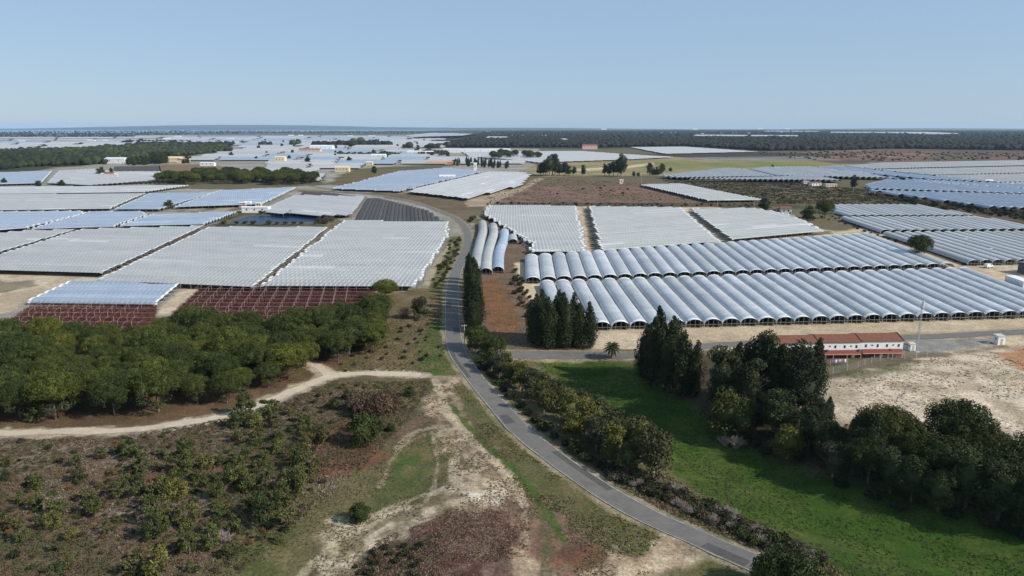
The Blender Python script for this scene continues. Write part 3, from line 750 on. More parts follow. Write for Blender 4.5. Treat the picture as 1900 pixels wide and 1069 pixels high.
def make_column(kind, i, H, R, base, lean=0.4, trunkmat='bark', leaf=0.19, dens=1.0, low=0.06):
    parts = []
    n = int(H * 2.6)
    for k in range(n):
        t = (k + 0.5) / n
        prof = R * (math.sin(math.pi * min(1, (t * 0.86 + 0.14))) ** 0.6) * (1 - 0.35 * t)
        z = H * (low + (0.98 - low) * t)
        a = k * 2.4; rr = prof * random.uniform(0.25, 0.75)
        pr = max(0.45, prof * random.uniform(0.42, 0.62))
        V, Fq = puff((rr * math.cos(a) + lean * t * t, rr * math.sin(a), z), (pr, pr, pr * 1.5), int(120 * dens * max(0.5, pr)), leaf, -1, 1, 0.8)
        parts.append(((V, Fq), tint(len(Fq), base, 0.3, random.uniform(0.7, 1.25))))
    parts.append(core((0, 0, H * 0.46), (R * 0.45, R * 0.45, H * 0.36), base))
    V, Fq, C = join(parts)
    crown = mesh_np(kind + '_crown', V, Fq, M['leaf'], C)
    mb = MB(); mb.tube([(0, 0, -0.6), (0.1, 0, H * 0.3), (lean * 0.4, 0, H * 0.7), (lean, 0, H * 0.97)], [0.028 * H, 0.02 * H, 0.01 * H, 0.03], 7)
    for k in range(6):
        a = k * 1.1; z = H * (0.2 + 0.1 * k)
        mb.tube([(0, 0, z), (R * 0.6 * math.cos(a), R * 0.6 * math.sin(a), z + H * 0.09)], [0.01 * H, 0.03], 5)
    reg(kind, crown, mb.mesh(kind + '_trunk', M[trunkmat]))
for i in range(3): make_column('casuarina', i, 16 + i, [3.9, 3.3, 3.5][i], (0.030, 0.040, 0.018), 0.9, dens=1.1)
for i in range(2): make_column('cypress', i, 14 + i, 3.6, (0.026, 0.036, 0.014), 0.3, dens=1.3)

def make_broad(kind, i, H, R, base, cb, leaf=0.2, npuff=24, n=150, tm='bark', spread=1.0, corek=True):
    parts = []
    for k in range(npuff):
        a = k * 2.399 + random.uniform(-.4, .4)
        t = random.random()
        z = H * (cb + (1 - cb) * (0.08 + 0.84 * t))
        prof = R * math.sqrt(max(0.05, 1 - ((t - 0.42) / 0.62) ** 2))
        rr = prof * random.uniform(0.35, 0.8) * spread
        pr = R * random.uniform(0.24, 0.42)
        V, Fq = puff((rr * math.cos(a), rr * math.sin(a), z), (pr, pr, pr * 0.8), n, leaf, -0.8, 1, 0.7)
        parts.append(((V, Fq), tint(len(Fq), base, 0.3, random.uniform(0.65, 1.3))))
    if corek: parts.append(core((0, 0, H * (cb + (1 - cb) * 0.45)), (R * 0.55, R * 0.55, H * (1 - cb) * 0.33), base))
    V, Fq, C = join(parts)
    crown = mesh_np(kind + '_crown', V, Fq, M['leaf'], C)
    mb = MB(); mb.tube([(0, 0, -0.6), (0.15, 0.1, H * 0.25), (0.0, 0.25, H * 0.5), (0.2, 0, H * 0.8)], [0.03 * H, 0.022 * H, 0.014 * H, 0.02], 7)
    for k in range(7):
        a = k * 0.95; z = H * (0.18 + 0.06 * k)
        mb.tube([(0, 0.1, z), (R * 0.4 * math.cos(a), R * 0.4 * math.sin(a), z + H * 0.16), (R * 0.75 * math.cos(a), R * 0.75 * math.sin(a), z + H * 0.26)], [0.013 * H, 0.008 * H, 0.02], 5)
    reg(kind, crown, mb.mesh(kind + '_trunk', M[tm]))
for i in range(3): make_broad('eucalyptus', i, 15 + i, 4.6, EUC, 0.16, 0.20, 34, 170, 'bark_pale')
for i in range(3): make_broad('dark_pine', i, 11.5 + i, 5.0, (0.036, 0.047, 0.018), 0.14, 0.20, 32, 165)
for i in range(3): make_broad('roadside_tree', i, 7.0, 3.3, [(0.058, 0.064, 0.024), (0.068, 0.074, 0.020), (0.058, 0.060, 0.032)][i], 0.14, 0.17, 26, 120, 'bark_pale')
for i in range(5): make_broad('young_pine', i, [3.2, 4.4, 3.8, 5.0, 2.8][i], [1.5, 1.4, 1.9, 1.7, 1.6][i], [(0.070, 0.084, 0.024), (0.056, 0.072, 0.022), (0.085, 0.088, 0.028), (0.050, 0.064, 0.020), (0.078, 0.076, 0.030)][i], 0.03, 0.13, [16, 18, 22, 24, 14][i], 85, 'bark', 1.15, False)
for i in range(2): make_broad('round_tree', i, 8.5, 4.6, (0.032, 0.046, 0.015), 0.08, 0.2, 30, 170)

def make_bush(kind, base, n=4, leaf=0.12, R=1.0, vari=3):
    for i in range(vari):
        parts = []
        for k in range(7):
            a = k * 2.4; rr = R * random.uniform(0.1, 0.6)
            pr = R * random.uniform(0.35, 0.6)
            V, Fq = puff((rr * math.cos(a), rr * math.sin(a), pr * 0.75 + 0.1 * random.random()), (pr, pr, pr * 0.9), n, leaf, -0.5, 1, 0.7)
            parts.append(((V, Fq), tint(len(Fq), base, 0.35, random.uniform(0.7, 1.25))))
        parts.append(core((0, 0, 0.3 * R), (R * 0.5, R * 0.5, R * 0.35), base, 7))
        V, Fq, C = join(parts)
        reg(kind, mesh_np(kind, V, Fq, M['leaf'], C), None)
make_bush('green_bush', (0.044, 0.056, 0.018), 60)
make_bush('rust_bush', (0.14, 0.062, 0.022), 55)
make_bush('grey_bush', (0.078, 0.064, 0.042), 60, 0.10)
make_bush('thicket', (0.075, 0.052, 0.036), 620, 0.042)
make_bush('dark_bush', (0.028, 0.032, 0.016), 60)

def make_bare(kind, col, i):
    mb = MB()
    for k in range(60):
        a = random.uniform(0, 6.28); sp = random.uniform(0.1, 1.0)
        p = Vector((0.15 * math.cos(a), 0.15 * math.sin(a), 0)); pts = [p]
        H = random.uniform(0.7, 1.15)
        q = Vector((0.55 * sp * math.cos(a), 0.55 * sp * math.sin(a), H * 0.5)); e = Vector((sp * math.cos(a), sp * math.sin(a), H * (1.15 - 0.45 * sp)))
        mb.tube([p, q, e], [0.03, 0.018, 0.006], 4, False)
        for m_ in range(5):
            t = random.uniform(0.4, 1.0); s = q.lerp(e, t); d = Vector((random.uniform(-1, 1), random.uniform(-1, 1), random.uniform(0.2, 1))) * 0.25
            mb.tube([s, s + d], [0.012, 0.004], 3, False)
    reg(kind, mb.mesh(kind, col), None)
mt_twig = plain('bare_twigs', (0.20, 0.125, 0.095), 0.95, 0.3, 3)
mt_twig2 = plain('bare_grey_twigs', (0.26, 0.22, 0.19), 0.95, 0.3, 3)
for i in range(2): make_bare('bare_bush', mt_twig, i)
for i in range(2): make_bare('leafless_shrub', mt_twig2, i)

def plant(kind, x, y, s=1.0, label='', cat='tree', group=None, v=None, sz=None, dz=0.0):
    protos = KIND[kind]
    i = random.randrange(len(protos)) if v is None else v
    crown, trunk = protos[i]
    rz = random.uniform(0, 6.28)
    sc = (s, s, s * (sz if sz else random.uniform(0.88, 1.12)))
    loc = (x, y, hz(x, y) + dz)
    if trunk is None:
        o = link(kind, crown); o.location = loc; o.scale = sc; o.rotation_euler = (0, 0, rz)
        tag(o, label, cat, group); return o
    r = empty(kind, loc, rz, sc); tag(r, label, cat, group)
    link('crown', crown, r); link('trunk', trunk, r)
    return r

def scatter(poly_px, spacing, n_max=400, seed=1, world_poly=None):
    P = world_poly or WP(poly_px)
    rng = random.Random(seed)
    xs = [p[0] for p in P]; ys = [p[1] for p in P]
    out = []; tries = 0
    area = 0
    grid = {}
    while tries < 40000 and len(out) < n_max:
        tries += 1
        x = rng.uniform(min(xs), max(xs)); y = rng.uniform(min(ys), max(ys))
        ins = False
        for i in range(len(P)):
            x0, y0 = P[i]; x1, y1 = P[(i + 1) % len(P)]
            if (y0 > y) != (y1 > y) and x < (x1 - x0) * (y - y0) / (y1 - y0) + x0: ins = not ins
        if not ins: continue
        gx, gy = int(x // spacing), int(y // spacing); ok = True
        for a in (-1, 0, 1):
            for b in (-1, 0, 1):
                for (u, w) in grid.get((gx + a, gy + b), ()):
                    if (u - x) ** 2 + (w - y) ** 2 < spacing ** 2: ok = False
        if ok: out.append((x, y)); grid.setdefault((gx, gy), []).append((x, y))
    return out

def px(x, y):   # plant helper: base pixel -> xy
    p = W(x, y); return p.x, p.y

# left pine wood
wood = scatter([(-150, 645), (60, 645), (250, 642), (440, 632), (600, 615), (660, 600), (705, 598), (705, 625), (690, 660), (640, 672), (560, 690), (500, 725), (430, 750), (360, 762), (230, 772), (60, 785), (-150, 792)], 6.5, 200, 3)
WFRONT = W(300, 752).y; WRIGHT = W(520, 660).x; WLEFT = W(160, 700).x
for (x, y) in wood:
    plant('stone_pine', x, y, random.choice([0.62, 0.72, 0.8, 0.88, 0.98]) * random.uniform(.94, 1.06), 'rounded green stone pine ' + ('at the front edge of the wood by the sand track' if y < WFRONT else ('in the right hand arm of the wood' if x > WRIGHT else ('in the left third of the wood' if x < WLEFT else 'in the middle of the wood'))), 'pine tree', 'stone pines of the wood left of the road')
x, y = px(716, 560); plant('stone_pine', x, y, 0.92, 'lone round stone pine at the corner of the plastic roofs and the maroon rows', 'pine tree', v=2)
x, y = px(780, 592); plant('roadside_tree', x, y, 1.15, 'olive brown bushy tree on the slope left of the shaded road', 'tree')
x, y = px(750, 590); plant('bare_bush', x, y, 3.4, 'grey brown leafless bush beside the lone round pine', 'bush')
for (a, b, s) in [(690, 600, 0.8), (735, 615, .35)]: pass
x, y = px(64, 780); plant('young_pine', x, y, 1.6, 'yellowish slender young pine at the front edge of the wood', 'pine tree')
# clearing trees
x, y = px(666, 968); plant('round_tree', x, y, 0.47, 'lone small dark green bushy tree on the grass near the sand patch', 'tree')
x, y = px(675, 826); plant('round_tree', x, y, 0.85, 'dark green shrub below the reddish leafless thicket', 'tree')
for k, (a, b, s) in enumerate([(690, 770, 4.6), (665, 758, 3.6), (722, 758, 3.6)]):
    x, y = px(a, b); plant('thicket', x, y, s * 1.1, ['largest reddish brown leafless thicket in the clearing', 'left hand brown leafless thicket in the clearing', 'right hand brown leafless thicket in the clearing'][k], 'thicket', 'leafless thickets in the clearing', sz=1.25)
for k, (a, b) in enumerate([(645, 742), (620, 760), (655, 800), (700, 800), (760, 735), (725, 800)]):
    x, y = px(a, b); plant('round_tree', x, y, random.uniform(0.25, 0.42), 'small green shrub around the leafless thicket', 'shrub', 'green shrubs around the leafless thicket')

# casuarinas and cypresses right of the road
for k, (a, b, s) in enumerate([(1000, 640, 1.0), (1018, 645, 1.0), (1034, 642, 0.98), (1050, 646, 1.02), (1064, 642, 0.92), (1078, 644, 0.86), (1096, 645, 0.84), (1008, 630, .95), (1040, 630, .95), (990, 632, 0.8)]):
    x, y = px(a, b); plant('casuarina', x, y, s * 1.08, 'tall dark slender tree, planted %s in the clump at the end of the side road' % ORD[k], 'tree', 'dark slender trees between the bare slope and the tunnels', sz=1.0)
for k in range(15):
    t = k / 14; a = 881 + (874 - 881) * t + (4 if k % 2 else -3); b = 616 + (520 - 616) * t
    x, y = px(a, b); plant('cypress', x, y, 0.85 + 0.2 * random.random(), 'dark green cypress in the roadside row, %s from the junction end' % ORD[k], 'cypress', 'cypresses in the row beside the shaded road')
for k, (a, b, s) in enumerate([(1195, 702, 0.95), (1215, 716, 1.05), (1240, 726, 1.1), (1268, 734, 1.02), (1225, 694, 1.05), (1250, 704, 1.08), (1285, 735, 0.86)]):
    x, y = px(a, b); plant('casuarina', x, y, s * 1.08, 'tall near black conifer, %s in the group beside the sandy yard' % ORD[k], 'conifer', 'near black conifers beside the sandy yard', sz=1.0)
eu = [(1335, 775, 'eucalyptus', 1.0), (1360, 765, 'casuarina', 1.05), (1390, 790, 'eucalyptus', .95), (1425, 770, 'casuarina', 1.1), (1452, 775, 'casuarina', 1.12), (1480, 790, 'eucalyptus', 1.05), (1505, 775, 'casuarina', 0.95), (1400, 760, 'eucalyptus', 1.05), (1345, 810, 'roadside_tree', 1.5), (1440, 815, 'dark_pine', .85), (1375, 815, 'dark_pine', 0.8), (1470, 765, 'eucalyptus', 1.05), (1440, 755, 'casuarina', 1.0), (1415, 745, 'eucalyptus', 1.0), (1475, 750, 'eucalyptus', .9), (1380, 750, 'casuarina', .9), (1350, 790, 'dark_pine', .9)]
for k, (a, b, kd, s) in enumerate(eu):
    x, y = px(a, b); plant(kd, x, y, s * 1.1, 'tall dark tree, %s in the grove at the left end of the long white building' % ORD[k], 'tree', 'trees of the grove left of the long white building')
dp = [(1640, 850, 'shade_toned_pine', 1.3), (1610, 895, 'shade_toned_pine', 0.95), (1650, 915, 'dark_pine', 0.95), (1580, 880, 'dark_pine', 0.9), (1535, 860, 'dark_pine', 0.75), (1700, 895, 'shade_toned_pine', 0.95), (1690, 930, 'dark_pine', 0.85),
      (1772, 865, 'shade_toned_pine', 1.3), (1745, 905, 'shade_toned_pine', 1.1), (1790, 940, 'dark_pine', 1.1), (1835, 935, 'shade_toned_pine', 1.15), (1822, 885, 'shade_toned_pine', 1.15), (1850, 965, 'dark_pine', 1.0), (1890, 960, 'dark_pine', 0.95), (1925, 990, 'dark_pine', 1.0), (1740, 950, 'dark_pine', 0.8), (1960, 960, 'dark_pine', 1.1), (1535, 790, 'cypress', 0.55), (1500, 835, 'dark_pine', .9), (1520, 815, 'eucalyptus', .8), (1560, 850, 'roadside_tree', 1.2), (1590, 865, 'dark_pine', .8), (1545, 885, 'roadside_tree', 1.3), (1605, 870, 'dark_pine', 1.0), (1870, 925, 'dark_pine', 1.0), (1900, 920, 'dark_pine', 1.1), (1735, 880, 'shade_toned_pine', .85), (1690, 870, 'shade_toned_pine', .8), (1460, 850, 'roadside_tree', 1.3), (1900, 985, 'dark_pine', .9)]
for k, (a, b, kd, s) in enumerate(dp):
    x, y = px(a, b); plant(kd, x, y, s * 0.9, 'dark broad tree, %s in the belt between green valley and sandy hill' % ORD[k] if kd != 'cypress' else 'small narrow tree standing alone against the sandy hill', 'pine tree' if kd != 'cypress' else 'tree', 'dark pines along the foot of the sandy hill' if kd != 'cypress' else None)
for k, (a, b) in enumerate([(1500, 830), (1520, 850), (1560, 905), (1480, 850), (1670, 945), (1620, 925), (1770, 960), (1870, 985), (1400, 830), (1900, 1000), (1830, 975), (1420, 840), (1550, 830), (1680, 870)]):
    x, y = px(a, b); plant('dark_bush', x, y, random.uniform(1.6, 2.8), 'dark undergrowth bush beneath the pines of the sandy hill', 'bush', 'undergrowth beneath the pines by the valley')
for (a, b, s) in [(1365, 832, 2.6), (1345, 828, 2.1)]:
    x, y = px(a, b); plant('leafless_shrub', x, y, s, 'pale grey leafless shrub at the valley edge', 'shrub', 'grey leafless shrubs at the valley edge')
# trees between road and valley
rt = [(882, 655, 0.8), (900, 668, 0.62), (912, 688, .8), (925, 700, .85), (945, 712, 0.8), (965, 722, .9), (985, 740, 1.0), (1005, 742, .9), (1010, 765, .9), (1035, 760, .95), (1055, 785, 1.0), (1075, 775, .9), (1085, 810, 1.05), (1110, 800, 1.0), (1105, 835, .95), (1135, 825, 1.1), (1140, 855, 0.95), (1165, 845, 1.1), (1165, 875, 0.8), (1190, 860, 1.0), (1212, 888, 1.15), (1060, 815, .8), (1180, 835, .9), (940, 690, .7), (1090, 775, .7)]
for k, (a, b, s) in enumerate(rt):
    x, y = px(a, b); plant('roadside_tree', x, y, s * 1.2, 'olive green tree, %s from the side road end of the roadside belt' % ORD[k], 'tree', 'trees along the right side of the curving road')
hedge = scatter([(1120, 872), (1240, 905), (1330, 945), (1450, 1000), (1540, 1040), (1510, 1055), (1400, 1012), (1290, 960), (1210, 920), (1130, 890)], 1.25, 110, 8)
for (x, y) in hedge:
    kd = random.choice(['grey_bush', 'dark_bush', 'grey_bush', 'dark_bush', 'green_bush', 'leafless_shrub'])
    plant(kd, x, y, random.uniform(0.8, 1.7), {'grey_bush': 'brownish grey bush', 'dark_bush': 'dark low bush', 'green_bush': 'green low bush', 'leafless_shrub': 'leafless twiggy bush'}[kd] + ' in the scrub belt between the lower road and the valley', 'bush', 'scrub belt beside the lower road')
for (a, b, s) in [(1440, 1092, 0.85), (1478, 1102, 0.8), (1418, 1098, .6)]:
    x, y = px(a, b); plant('round_tree', x, y, s, 'grey green bush crowding the road edge at the bottom of the view', 'bush', 'bushes at the road edge at the bottom')
x, y = px(886, 648); plant('stone_pine', x, y, 0.72, 'light green umbrella pine at the side road junction', 'pine tree')
x, y = px(918, 668); plant('stone_pine', x, y, 0.66, 'second umbrella pine just below the side road junction', 'pine tree')
for (x, y) in scatter([(645, 1060), (700, 1020), (780, 1005), (800, 1069), (660, 1100)], 1.5, 26, 81):
    plant(random.choice(['dark_bush', 'dark_bush', 'grey_bush']), x, y, random.uniform(.5, 1.0), 'dark low shrub at the bottom edge beside the red brush', 'bush', 'dark shrubs beside the red brush')
for k, (a, b) in enumerate([(884, 676), (893, 688), (905, 700), (918, 716), (930, 728), (942, 742), (958, 758), (974, 772), (988, 786), (1004, 800), (1022, 814), (1042, 828), (1060, 842), (1082, 856), (1104, 868)]):
    x, y = px(a + 6, b - 2); plant('dark_bush' if k % 3 else 'green_bush', x, y, random.uniform(1.2, 2.2), 'dark bush under the roadside trees, right against the asphalt', 'bush', 'bushes against the right edge of the asphalt')
# palm
def palm(x, y):
    r = empty('palm_tree', (x, y, hz(x, y))); tag(r, 'dark palm tree with drooping fronds on the sand beside the side road', 'palm tree')
    mb = MB(); mb.tube([(0, 0, -0.3), (0.1, 0, 1.8), (0, 0, 3.6)], [0.38, 0.34, 0.42], 8); mb.build('trunk', M['bark'], r)
    Vs = []; Fs = []; o = 0
    for k in range(46):
        a = k * 2.4; el = 1.2 - 1.7 * (k / 46.0); L = 3.0
        prev = None
        for q in range(7):
            t = q / 6
            rad = L * t * math.cos(el * 0.8) + 0.1; z = 3.7 + L * t * math.sin(el) - 1.5 * t * t
            c = Vector((rad * math.cos(a), rad * math.sin(a), z)); w = 0.42 * math.sin(math.pi * min(1, t * 0.9 + 0.1)) + 0.03
            s = Vector((-math.sin(a), math.cos(a), 0)) * w
            Vs += [tuple(c + s - Vector((0, 0, w * .5))), tuple(c), tuple(c - s - Vector((0, 0, w * .5)))]
            if q: 
                b = len(Vs) - 6
                Fs += [(b, b + 1, b + 4, b + 3), (b + 1, b + 2, b + 5, b + 4)]
    V = np.array(Vs)
    link('crown', mesh_np('palm_crown', V, np.array(Fs), M['leaf'], np.tile((0.045, 0.05, 0.02), (len(V), 1))), r)
palm(*px(1135, 664))

# foreground clearing: young pines, bushes
yp_pts = []
for poly, sp, n, s0, s1, grp in [
    ([(430, 775), (560, 750), (600, 800), (590, 880), (540, 950), (470, 960), (420, 870)], 2.9, 32, 0.65, 1.35, 'young pines on the upper right of the scrub clearing'),
    ([(240, 840), (430, 850), (540, 950), (560, 1000), (430, 1069), (200, 1069), (180, 950)], 2.9, 55, 0.45, 1.25, 'young pines in the middle of the scrub clearing'),
    ([(-60, 860), (240, 840), (180, 950), (160, 1090), (-60, 1090)], 4.0, 34, 0.4, 1.0, 'young pines on the left of the scrub clearing')]:
    for (x, y) in scatter(poly, sp, n, int(sp * 100)):
        plant('young_pine', x, y, random.uniform(s0, s1), random.choice(['slender', 'leafy', 'ragged']) + ' green young pine among the scrub, ' + grp[12:], 'young pine', grp, sz=random.uniform(0.85, 1.15))
        yp_pts.append((x, y))
heathpoly = [(-100, 822), (200, 818), (430, 780), (620, 715), (700, 712), (600, 800), (600, 900), (520, 1000), (380, 1110), (-100, 1110)]
kinds = [('green_bush', 'low green bush', 0.5, 1.1), ('rust_bush', 'rusty orange bush', 0.4, 0.8), ('grey_bush', 'grey brown bush', 0.5, 1.0), ('dark_bush', 'dark low bush', 0.5, 1.1)]
for k, (x, y) in enumerate(scatter(heathpoly, 2.2, 230, 21)):
    kd, lb, s0, s1 = kinds[[0, 2, 3, 0, 2, 1, 3, 2, 0, 2][k % 10]]
    plant(kd, x, y, random.uniform(s0, s1), lb + ' in the reddish scrub below the sand track', 'bush', 'low bushes in the reddish scrub')
for (a, b, s) in [(412, 1010, 2.3), (250, 815, 1.8)]:
    x, y = px(a, b); plant('leafless_shrub', x, y, s, 'pale leafless sapling at the right edge of the young pines' if a > 300 else 'pale leafless shrub below the track', 'shrub')
for k, (x, y) in enumerate(scatter([(690, 610), (800, 590), (830, 690), (780, 690), (620, 692)], 3.4, 40, 31)):
    kd, lb, s0, s1 = kinds[[0, 3, 2, 3][k % 4]]
    plant(kd, x, y, random.uniform(0.5, 1.2), lb + ' on the slope between the pine wood and the road', 'bush', 'bushes on the slope left of the road')
for k, (x, y) in enumerate(scatter([(838, 446), (856, 440), (848, 480), (815, 535), (796, 535), (822, 480)], 3.4, 40, 33)):
    kd, lb, s0, s1 = kinds[[0, 3, 0, 2][k % 4]]
    plant(kd, x, y, random.uniform(0.9, 1.9), lb + ' on the verge between the plastic roofs and the bend', 'bush', 'bushes on the verge inside the bend')
for k, (a, b, s) in enumerate([(878, 408, 3.2), (872, 412, 2.4), (780, 352, 3.5), (760, 352, 3.5), (742, 350, 3.0), (603, 415, 4.4), (590, 412, 3.0), (612, 410, 3.6)]):
    x, y = px(a, b); plant('green_bush' if k < 5 else 'grey_bush', x, y, s, ['round green bush inside the bend beside the curved tunnels', 'smaller green bush at the bend beside the curved tunnels', 'right hand bush on the far road verge', 'middle bush on the far road verge', 'left hand bush on the far road verge', 'largest brownish bush at the corner of the pond', 'left brownish bush at the pond corner', 'right brownish bush at the pond corner'][k], 'bush')
# line of shrubs left of the big tunnels, brown weeds slope
for k, (x, y) in enumerate(scatter([(955, 500), (975, 520), (1000, 600), (985, 625), (960, 560), (945, 520)], 2.6, 30, 35)):
    plant('dark_bush' if k % 2 else 'grey_bush', x, y, random.uniform(1.0, 2.0), 'dark scrubby bush on the bank between the bare slope and the pale sand strip', 'bush', 'scrub on the bank left of the big tunnels')

# low heath and grass as stuff
def tufts(name, poly_px, n, cols, r0, r1, leaves=9, seed=5, hgt=0.6, thresh=None, leafs=0.13):
    P = WP(poly_px); rng = np.random.default_rng(seed)
    xs = [p[0] for p in P]; ys = [p[1] for p in P]
    X = rng.uniform(min(xs), max(xs), n * 4); Y = rng.uniform(min(ys), max(ys), n * 4)
    k = sd_poly(X, Y, P) > 0
    for L in (TRACK, BRANCH, ROAD): k &= dist_line(X, Y, L[::3]) > (4.0 if L is ROAD else 2.4)
    if thresh is not None: k &= fbm(X, Y, 7, 11, 3) > thresh
    X = X[k][:n]; Y = Y[k][:n]; n = len(X)
    Z = height(X, Y)
    s = rng.uniform(r0, r1, n)
    ci = (fbm(X, Y, 9, 23, 3) * 1.4 - 0.2 + rng.uniform(-0.25, 0.25, n)).clip(0, 0.999)
    ci = (ci * len(cols)).astype(int)
    base = np.array(cols)[ci] * rng.uniform(0.7, 1.3, n)[:, None]
    X = np.repeat(X, leaves); Y = np.repeat(Y, leaves); Z = np.repeat(Z, leaves); S = np.repeat(s, leaves)
    d = rng.normal(size=(len(X), 3)); d /= np.linalg.norm(d, axis=1)[:, None]; d[:, 2] = np.abs(d[:, 2])
    c = np.stack([X, Y, Z], 1) + d * S[:, None] * np.array((1, 1, hgt)) * rng.uniform(0.5, 1, len(X))[:, None]
    nn = d + rng.normal(size=d.shape) * 0.6; nn /= np.linalg.norm(nn, axis=1)[:, None]
    V, Fq = quads(c, nn, rng.uniform(0.7, 1.4, len(X)) * leafs)
    C = np.repeat(np.repeat(base, leaves, axis=0) * rng.uniform(0.75, 1.25, len(X))[:, None], 4, axis=0)
    o = link(name, mesh_np(name, V, Fq, M['leaf'], C)); tag(o, kind='stuff')
    return o
HC = [(0.24, 0.19, 0.15), (0.16, 0.12, 0.09), (0.15, 0.085, 0.045), (0.11, 0.078, 0.05), (0.085, 0.075, 0.035), (0.08, 0.085, 0.032), (0.06, 0.075, 0.026), (0.12, 0.08, 0.05)]
tag(tufts('heath', [(-160, 818), (200, 814), (470, 768), (620, 708), (800, 708), (760, 780), (640, 900), (500, 1010), (380, 1140), (-160, 1140)], 15000, HC, 0.25, 0.6, 9, 5), 'low reddish brown and grey heath covering the clearing', kind='stuff')
tag(tufts('heath', [(700, 1000), (850, 950), (940, 950), (960, 1069), (940, 1130), (640, 1130)], 3800, [(0.10, 0.055, 0.048), (0.06, 0.05, 0.035), (0.17, 0.11, 0.095), (0.12, 0.065, 0.055)], 0.15, 0.4, 7, 6, 0.45, 0.36, 0.10), 'dark red dry brush at the bottom of the view', kind='stuff')
tufts('meadow_grass', [(1000, 672), (1120, 668), (1200, 700), (1290, 755), (1400, 820), (1480, 870), (1640, 915), (1800, 960), (2000, 1010), (2000, 1120), (1560, 1120), (1440, 1030), (1330, 950), (1250, 880), (1150, 790), (1060, 720)], 6000, [(0.038, 0.085, 0.010), (0.055, 0.098, 0.016), (0.09, 0.095, 0.03), (0.06, 0.055, 0.03), (0.09, 0.075, 0.04)], 0.2, 0.5, 7, 7, 0.35, 0.36, 0.11)
tufts('verge_grass', [(850, 712), (930, 775), (1010, 850), (1120, 930), (1240, 992), (1180, 1040), (1060, 990), (960, 900), (870, 780)], 2600, [(0.10, 0.095, 0.04), (0.075, 0.085, 0.03), (0.13, 0.11, 0.06), (0.06, 0.055, 0.03)], 0.15, 0.4, 7, 8, 0.4, 0.47)
tufts('dry_grass', [(620, 690), (760, 560), (835, 545), (835, 690), (780, 692)], 2600, [(0.17, 0.13, 0.075), (0.11, 0.095, 0.045), (0.08, 0.09, 0.03)], 0.25, 0.5, 7, 9, 0.5)
tufts('hill_scrub', [(1500, 780), (1560, 700), (1700, 668), (1860, 642), (1960, 640), (1960, 840), (1880, 830), (1800, 760)], 1500, [(0.24, 0.19, 0.13), (0.19, 0.16, 0.10), (0.30, 0.24, 0.17)], 0.2, 0.5, 7, 10, 0.3, 0.42)
tufts('bank_scrub', [(1240, 880), (1330, 945), (1450, 1005), (1560, 1060), (1600, 1100), (1380, 1020), (1250, 965), (1130, 900)], 2200, [(0.15, 0.12, 0.08), (0.09, 0.085, 0.04), (0.12, 0.085, 0.06)], 0.3, 0.6, 8, 12, 0.6)
tufts('bank_scrub', [(885, 515), (940, 460), (985, 560), (1000, 640), (900, 640)], 1300, [(0.17, 0.10, 0.07), (0.13, 0.10, 0.07), (0.22, 0.15, 0.12)], 0.25, 0.5, 7, 14, 0.5, 0.45)

tufts('dry_grass', [(480, 1000), (700, 860), (800, 710), (850, 710), (960, 860), (1180, 1030), (1300, 1060), (1100, 1130), (500, 1130)], 7000, [(0.17, 0.13, 0.08), (0.09, 0.085, 0.035), (0.12, 0.10, 0.055), (0.20, 0.15, 0.10), (0.07, 0.055, 0.035)], 0.12, 0.35, 6, 15, 0.4, 0.47, 0.10)
# ------------------------------------------------------------------ plastic roofs and tunnels

class Film:
    """collects arch shells with uv and tone"""
    def __init__(s): s.v = []; s.f = []; s.uv = []; s.t = []
    def arch(s, path, w, z0, rise, nseg=8, tone=1.0, v0=0.0, curve=1.0):
        P = [Vector(p) for p in path]; n0 = len(s.v); L = v0; rows = []
        pt = 1.0
        for i, p in enumerate(P):
            if len(P) > 4: pt = 0.7 * pt + 0.3 * random.uniform(0.7, 1.35)
            t = P[min(i + 1, len(P) - 1)] - P[max(i - 1, 0)]; t.z = 0; t.normalize()
            nr = Vector((-t.y, t.x, 0))
            if i: L += (P[i] - P[i - 1]).length
            for k in range(nseg + 1):
                a = math.pi * k / nseg
                q = p + nr * (w / 2 * math.cos(a))
                s.v.append((q.x, q.y, p.z + z0 + rise * math.sin(a) ** curve)); s.t.append(tone * pt)
            rows.append(L)
        m = nseg + 1
        for i in range(len(P) - 1):
            for k in range(nseg):
                a = n0 + i * m + k
                s.f.append((a, a + m, a + m + 1, a + 1))
                s.uv += [(k / nseg, rows[i]), (k / nseg, rows[i + 1]), ((k + 1) / nseg, rows[i + 1]), ((k + 1) / nseg, rows[i])]
    def mesh(s, name, mat):
        me = bpy.data.meshes.new(name); me.from_pydata(s.v, [], s.f)
        uv = me.uv_layers.new(name='UV'); uv.data.foreach_set('uv', np.array(s.uv, np.float32).ravel())
        a = me.color_attributes.new('tone', 'FLOAT_COLOR', 'POINT')
        c = np.ones((len(s.v), 4), np.float32); c[:, :3] = np.array(s.t)[:, None]; a.data.foreach_set('color', c.ravel())
        me.polygons.foreach_set('use_smooth', [True] * len(s.f)); me.update(); me.materials.append(mat)
        return me

def clip_line(P, o, d, nrm, off):
    """intervals of line {x.nrm = off} inside polygon P, measured along d"""
    ts = []
    n = len(P)
    for i in range(n):
        a = P[i]; b = P[(i + 1) % n]
        sa = (a[0] - o[0]) * nrm[0] + (a[1] - o[1]) * nrm[1] - off
        sb = (b[0] - o[0]) * nrm[0] + (b[1] - o[1]) * nrm[1] - off
        if (sa > 0) != (sb > 0):
            t = sa / (sa - sb); x = a[0] + (b[0] - a[0]) * t; y = a[1] + (b[1] - a[1]) * t
            ts.append((x - o[0]) * d[0] + (y - o[1]) * d[1])
    ts.sort()
    return [(ts[i], ts[i + 1]) for i in range(0, len(ts) - 1, 2)]

ALLROOF = []
def roofW(q, z=2.9):
    x, y = proj(q[0], q[1], z); return (float(x), float(y))

